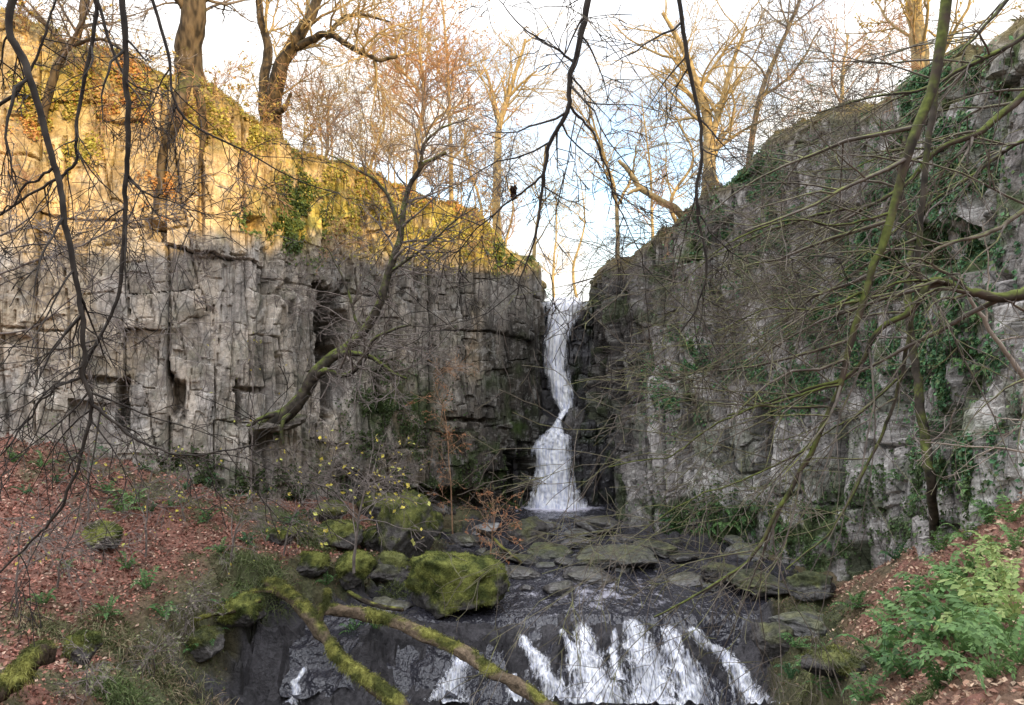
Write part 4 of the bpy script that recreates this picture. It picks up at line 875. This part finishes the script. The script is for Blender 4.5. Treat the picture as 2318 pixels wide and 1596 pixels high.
ferns([(2200,1300,.75,'m'),(2255,1265,.7,'y'),(2300,1250,.65,'m'),(2190,1225,.6,'m'),(2240,1190,.6,'g'),(2080,1200,.6,'g'),(2150,1160,.55,'g'),(1990,1240,.65,'g'),(1935,1385,.6,'g'),(2030,1270,.55,'d'),(2130,1250,.6,'m'),(2290,1190,.55,'m')],'of the ferns along the top of the right bank','ferns along the right bank top')
ferns([(1548,1215,.8,'g'),(1575,1240,.8,'m'),(1600,1200,.8,'g'),(1620,1235,.8,'g'),(1650,1185,.75,'m'),(1680,1165,.7,'g'),(1590,1170,.7,'g'),(1700,1200,.6,'d'),(1640,1150,.7,'g'),(1720,1150,.6,'g'),(1780,1190,.6,'g'),(1830,1160,.6,'g'),(1880,1230,.6,'g'),(1510,1180,.6,'d')],'of the ferns at the foot of the right cliff above the slab','ferns at the right cliff foot',CR,9)
ferns([(2235,850,.55,'m'),(2215,720,.55,'m'),(2180,765,.5,'m'),(2260,800,.5,'m'),(2200,830,.55,'m'),(2140,690,.5,'g'),(1985,640,.6,'m'),(1935,600,.6,'g'),(1960,680,.6,'m'),(1850,720,.6,'g'),(1560,790,.7,'g'),(2260,920,.5,'m'),(2120,1130,.55,'g'),(2210,1120,.5,'m'),(2250,1160,.45,'m'),(1860,800,.6,'g'),(2180,690,.5,'m'),(1910,640,.55,'g'),(2050,1090,.55,'g'),(1980,1060,.55,'g')],'of the ferns sprouting from cracks high on the right cliff','ferns on the right cliff face',CR,8)
ferns([(268,1160,.75,'m'),(245,1120,.6,'g'),(300,1140,.6,'m'),(95,1060,.55,'g'),(130,1095,.5,'d'),(60,1120,.5,'d'),(330,1335,.65,'g'),(290,1290,.55,'g'),(345,1160,.4,'d'),(200,1060,.45,'d'),(370,1400,.55,'g'),(150,1290,.4,'g'),(30,1050,.5,'g'),(160,1050,.5,'g'),(420,1110,.5,'d'),(390,1150,.45,'g'),(100,1370,.5,'g'),(240,1400,.5,'g'),(470,1180,.5,'g')],'of the ferns on the red leaf covered left bank','ferns on the left bank')
ferns([(740,1325,.55,'g'),(700,1175,.6,'d'),(660,1185,.5,'d'),(560,1235,.5,'d'),(800,1430,.5,'g'),(850,1425,.45,'g'),(610,1215,.5,'g'),(500,1250,.45,'g'),(720,1400,.4,'g'),(980,1300,.35,'g'),(480,1460,.5,'g'),(510,1380,.5,'g'),(430,1480,.5,'g')],'of the small ferns around the fallen logs','ferns around the fallen logs')
ferns([(625,985,.5,'d'),(520,1130,.5,'d'),(480,1085,.45,'d'),(400,1090,.45,'d'),(600,1110,.4,'d'),(230,1020,.4,'d'),(330,1060,.4,'g'),(700,1120,.45,'d')],'of the dark ferns at the foot of the left cliff','ferns at the left cliff foot',CL,7)
ferns([(1800,1470,.5,'g'),(1830,1520,.55,'g'),(1870,1490,.5,'g'),(1790,1540,.5,'d'),(1880,1590,.5,'g'),(1960,1590,.55,'g')],'of the ferns on the mossy rocks right of the cascade','ferns right of the cascade')

def tussock(px,py,wpx,hpx,n,cols,label):
    b=drop(px,py);Y=b[1];W=wpx/F*Y/2;Hh=hpx/F*Y
    a=rng.uniform(0,6.283,n);r=np.sqrt(rng.uniform(0,1,n))*W
    x=b[0]+r*np.cos(a);y=b[1]+r*np.sin(a)*.7
    cxs=rng.integers(0,40,n);ca=rng.uniform(0,6.283,40);cr=np.sqrt(rng.uniform(0,1,40))*W
    x=.35*x+.65*(b[0]+cr*np.cos(ca))[cxs];y=.35*y+.65*(b[1]+cr*np.sin(ca)*.7)[cxs]
    q=np.stack([x,y,gh(x,y)+.0],-1)
    D=nrm(np.stack([np.cos(a)*r/W*.7+rng.normal(0,.35,n),np.sin(a)*.4-.3+rng.normal(0,.35,n),np.full(n,.9)],-1))
    V,Q=blades(q,D,Hh*rng.uniform(.3,1.1,n),np.full(n,.012),rng.uniform(.3,1.2,n))
    cc=np.asarray(cols)[rng.integers(0,len(cols),40)][cxs]*rng.uniform(.4,1.5,(n,1))
    o=mesh_obj('grass_tussock',V,Q,None,M_grass,None,np.repeat(cc,8,0),loc=b);tag(o,label,'grass')
GR=[(.2,.2,.1),(.28,.25,.15),(.13,.15,.06),(.34,.26,.17)]
tussock(400,1570,260,75,1700,GR,'large shaggy grey green grass tussock at the lower left above the cascade')
tussock(250,1440,200,60,1200,GR,'wide pale grass tussock left of the round mossy rock')
tussock(90,1420,150,50,800,GR,'sparse grass tussock near the lower left edge')
tussock(280,1590,180,55,1100,[(.12,.17,.06),(.16,.19,.08)],'low green grass tussock at the bottom edge on the left')
tussock(570,1270,180,55,1300,[(.13,.17,.06),(.2,.22,.11)],'green grass tussock on the slope above the fallen log')
tussock(700,1215,170,50,1200,[(.12,.16,.06),(.17,.18,.08)],'green grass tussock below the leaning tree')
tussock(900,1345,110,34,600,[(.1,.12,.04),(.13,.15,.06)],'short grass tuft left of the largest boulder')
tussock(1820,1580,150,50,1000,[(.12,.14,.05),(.17,.17,.08)],'rough mossy grass tuft at the bottom right beside the cascade')
tussock(2100,1580,140,50,800,[(.12,.17,.06),(.16,.2,.08)],'grass tuft under the lower right ferns')
w_=(gm*(ch<.6)*(GX>-15)*(GX<9)*(GY>10)*(GY<29)).ravel();N_=36000
k_=rng.choice(w_.size,N_,p=w_/w_.sum());q=np.stack([GX.ravel()[k_],GY.ravel()[k_],H.ravel()[k_]],-1)+rng.normal(0,.03,(N_,3))*[1,1,0]
V_,Q_=blades(q,nrm(rng.normal(0,.6,(N_,3))+[0,-.2,1]),rng.uniform(.04,.2,N_)*rng.uniform(.4,1,N_),np.full(N_,.015),rng.uniform(.2,1,N_))
o=mesh_obj('ground_cover',V_,Q_,None,M_grass,None,np.repeat(pal([(.11,.13,.045),(.16,.16,.07),(.075,.1,.035),(.22,.15,.1)],N_,.6),8,0));tag(o,'short grass and moss covering the damp ground beside the stream','grass',None,'stuff')
def rim(C,lo,hi,n,cols,label):
    rows=C['full'][-9:-4];ii=np.where((C['upx']>lo)&(C['upx']<hi))[0]
    k=rng.choice(ii,n);j=rng.integers(0,4,n);f=rng.uniform(0,1,(n,1));q=rows[j,k]*(1-f)+rows[j+1,k]*f
    tilt=C['N'][-1][k]
    V,Q=blades(q,nrm(tilt*rng.uniform(-.2,.9,(n,1))+rng.normal(0,.35,(n,3))+[0,0,.9]),rng.uniform(.12,.5,n),np.full(n,.016),rng.uniform(.3,1.5,n))
    o=mesh_obj('rim_grass',V,Q,None,M_grass,None,np.repeat(pal(cols,n,.5),8,0));tag(o,label,'grass',None,'stuff')
rim(CL,-100,1225,9000,[(.4,.31,.11),(.3,.27,.08),(.45,.36,.15),(.26,.25,.07)],'rough golden grass fringing the top of the left cliff')
rim(CR,1330,2400,7000,[(.2,.16,.09),(.17,.17,.07),(.26,.2,.12)],'rough brown grass fringing the top of the right cliff')

def litter(n,x0,x1,y0,y1,cols,label,size):
    x=rng.uniform(x0,x1,n);y=rng.uniform(y0,y1,n)
    wl=np.where(x<0,2.2,1.4)
    gmx=gm[np.clip(np.searchsorted(ys,y),0,len(ys)-1),np.clip(np.searchsorted(xs,x),0,len(xs)-1)]
    keep=(chan(x,y)<.3)&(gmx<rng.uniform(.1,1.,len(x)))&(edged(x,y)/wl>rng.uniform(.1,1.,n))
    x=x[keep];y=y[keep];q=np.stack([x,y,gh(x,y)+rng.uniform(.01,.06,len(x))],-1)
    V,Q=leaf_quads(q,np.tile([[0,0,1.]],(len(x),1)),size,.62,.6)
    o=mesh_obj('leaf_litter',V,Q,None,M_litter,None,np.repeat(pal(cols,len(x),.5),4,0));tag(o,label,'leaves',None,'stuff')
RED=[(.3,.13,.095),(.22,.1,.075),(.36,.18,.13),(.14,.075,.06),(.33,.15,.11),(.45,.31,.23)]
litter(62000,-17,-2.5,11,27,RED,'red brown fallen beech leaves covering the left bank',.095)
litter(30000,1.5,12,4.5,21,[(.32,.19,.13),(.22,.12,.085),(.42,.29,.2),(.52,.38,.27)],'brown fallen leaves covering the right bank',.09)
def ivy(C,spots,n,cols,label,size,off=.06,cat='ivy',name='ivy'):
    Pt=[];Nn=[]
    PXf=C['px'].ravel();PYf=C['py'].ravel();G=C['G'].reshape(-1,3);NN=C['N'].reshape(-1,3)
    nz=fbm(G[:,0]*1.5+G[:,1],G[:,1]*1.5,G[:,2]*1.5,4,501)
    for sx,sy,wx,wy,wt in spots:
        w=np.exp(-((PXf-sx)/wx)**2-((PYf-sy)/wy)**2)*sst(.44,.6,nz)+1e-12
        k=rng.choice(len(w),int(n*wt),p=w/w.sum())
        Pt.append(G[k]+NN[k]*rng.uniform(0,off*2,(len(k),1))+rng.normal(0,.03,(len(k),3)));Nn.append(NN[k]+[0,0,.5])
    Pt=np.vstack(Pt);V,Q=leaf_quads(Pt,np.vstack(Nn),size,.8,.5)
    o=mesh_obj(name,V,Q,None,M_leaf,None,np.repeat(pal(cols,len(Pt),.45),4,0));tag(o,label,cat,None,'stuff')
ivy(CR,[(2130,250,90,150,1.1),(2060,640,110,160,1.3),(1960,720,90,130,.9),(1850,640,90,120,.6),(2200,470,60,120,.8),(1680,400,70,50,.4),(1750,850,60,60,.3),(1560,870,60,70,.4),(2180,900,70,130,1.1),(1900,480,150,100,.6),(1640,560,70,70,.3),(1820,860,60,80,.4)],6500,[(.07,.17,.075),(.11,.24,.1),(.06,.13,.06),(.16,.22,.09)],'dark green ivy spread over the right cliff',.1)
ivy(CL,[(672,470,32,60,1),(690,520,30,40,.4),(1150,570,60,25,.5),(610,500,40,20,.3)],3000,[(.07,.11,.03),(.1,.15,.04),(.15,.19,.045)],'dark ivy column on the left cliff below the twin stemmed tree',.11)
ivy(CL,[(780,420,110,60,1),(900,470,130,70,1),(1050,530,110,50,1),(430,200,80,30,.5),(120,220,80,50,.5),(160,300,40,50,.4),(560,280,80,40,.4)],4500,[(.42,.4,.08),(.33,.31,.07),(.5,.43,.11),(.48,.35,.14)],'yellow green scrub along the sunlit top of the left cliff',.09,cat='scrub',name='scrub')
ivy(CL,[(250,230,80,40,.45),(360,440,25,35,.4),(330,150,60,40,.3),(90,300,50,40,.25),(1040,420,60,40,.4),(900,400,80,40,.5)],1800,[(.52,.26,.09),(.58,.33,.11),(.44,.22,.09)],'orange dead bracken caught on the sunlit left cliff',.09,cat='bracken',name='bracken')
ivy(CL,[(300,1080,160,40,1),(640,1120,140,40,1),(900,1000,80,120,.8),(850,900,40,80,.6),(1000,1100,90,50,.5)],2500,[(.05,.08,.025),(.07,.1,.03),(.045,.065,.02)],'dark moss and small leaves along the left cliff foot',.09,cat='moss',name='moss_patch')
ivy(CR,[(1600,1180,90,60,1),(1830,1220,90,70,1),(1980,1150,110,100,1),(2150,1100,70,80,1)],2500,[(.06,.11,.035),(.1,.15,.055),(.055,.085,.03)],'dark moss and small leaves along the right cliff foot',.09,cat='moss',name='moss_patch')

# ------------------------------------------------------------------ sky, sun, camera
W=bpy.data.worlds.new('World');SC.world=W;W.use_nodes=True
nt=W.node_tree;nt.nodes.clear()
out=nt.nodes.new('ShaderNodeOutputWorld');bg_=nt.nodes.new('ShaderNodeBackground');nt.links.new(bg_.outputs[0],out.inputs[0])
sky=nt.nodes.new('ShaderNodeTexSky');sky.sky_type='NISHITA';sky.sun_disc=False;sky.sun_elevation=ELEV;sky.sun_rotation=math.atan2(.62,-.78)
tc=nt.nodes.new('ShaderNodeTexCoord');mp=nt.nodes.new('ShaderNodeMapping');mp.inputs['Scale'].default_value=(1,1,1.8);mp.inputs['Location'].default_value=(.35,.1,.2)
nt.links.new(tc.outputs['Generated'],mp.inputs[0])
cl=ramp(nt,noise(nt,mp.outputs[0],2.4,5,.55),.34,.56)
cm=mixc(nt,1.,sky.outputs[0],(2.8,3.,3.2,1),'MULTIPLY')
sz=nt.nodes.new('ShaderNodeSeparateXYZ');nt.links.new(tc.outputs['Generated'],sz.inputs[0])
cloud=mixc(nt,ramp(nt,sz.outputs[2],.34,.85),(9.2,9.,8.7,1),(36.5,36.8,38.2,1))
mx=mixc(nt,cl,cm,cloud)
nt.links.new(mx,bg_.inputs[0]);bg_.inputs[1].default_value=.15
s=Vector((.62*math.cos(ELEV),-.78*math.cos(ELEV),math.sin(ELEV)))
ld=bpy.data.lights.new('sun','SUN');ld.energy=5;ld.angle=math.radians(.5);ld.color=(1,.68,.25)
lo=bpy.data.objects.new('sun',ld);COL.objects.link(lo);lo.rotation_euler=s.to_track_quat('Z','Y').to_euler()
cd=bpy.data.cameras.new('camera');cd.lens=26;cd.sensor_width=36;cd.clip_end=3000;cd.clip_start=.05
co=bpy.data.objects.new('camera',cd);COL.objects.link(co);co.location=(0,0,0);co.rotation_euler=(math.radians(90),0,0)
SC.camera=co
SC.view_settings.view_transform='Standard';SC.view_settings.look='None';SC.view_settings.exposure=0
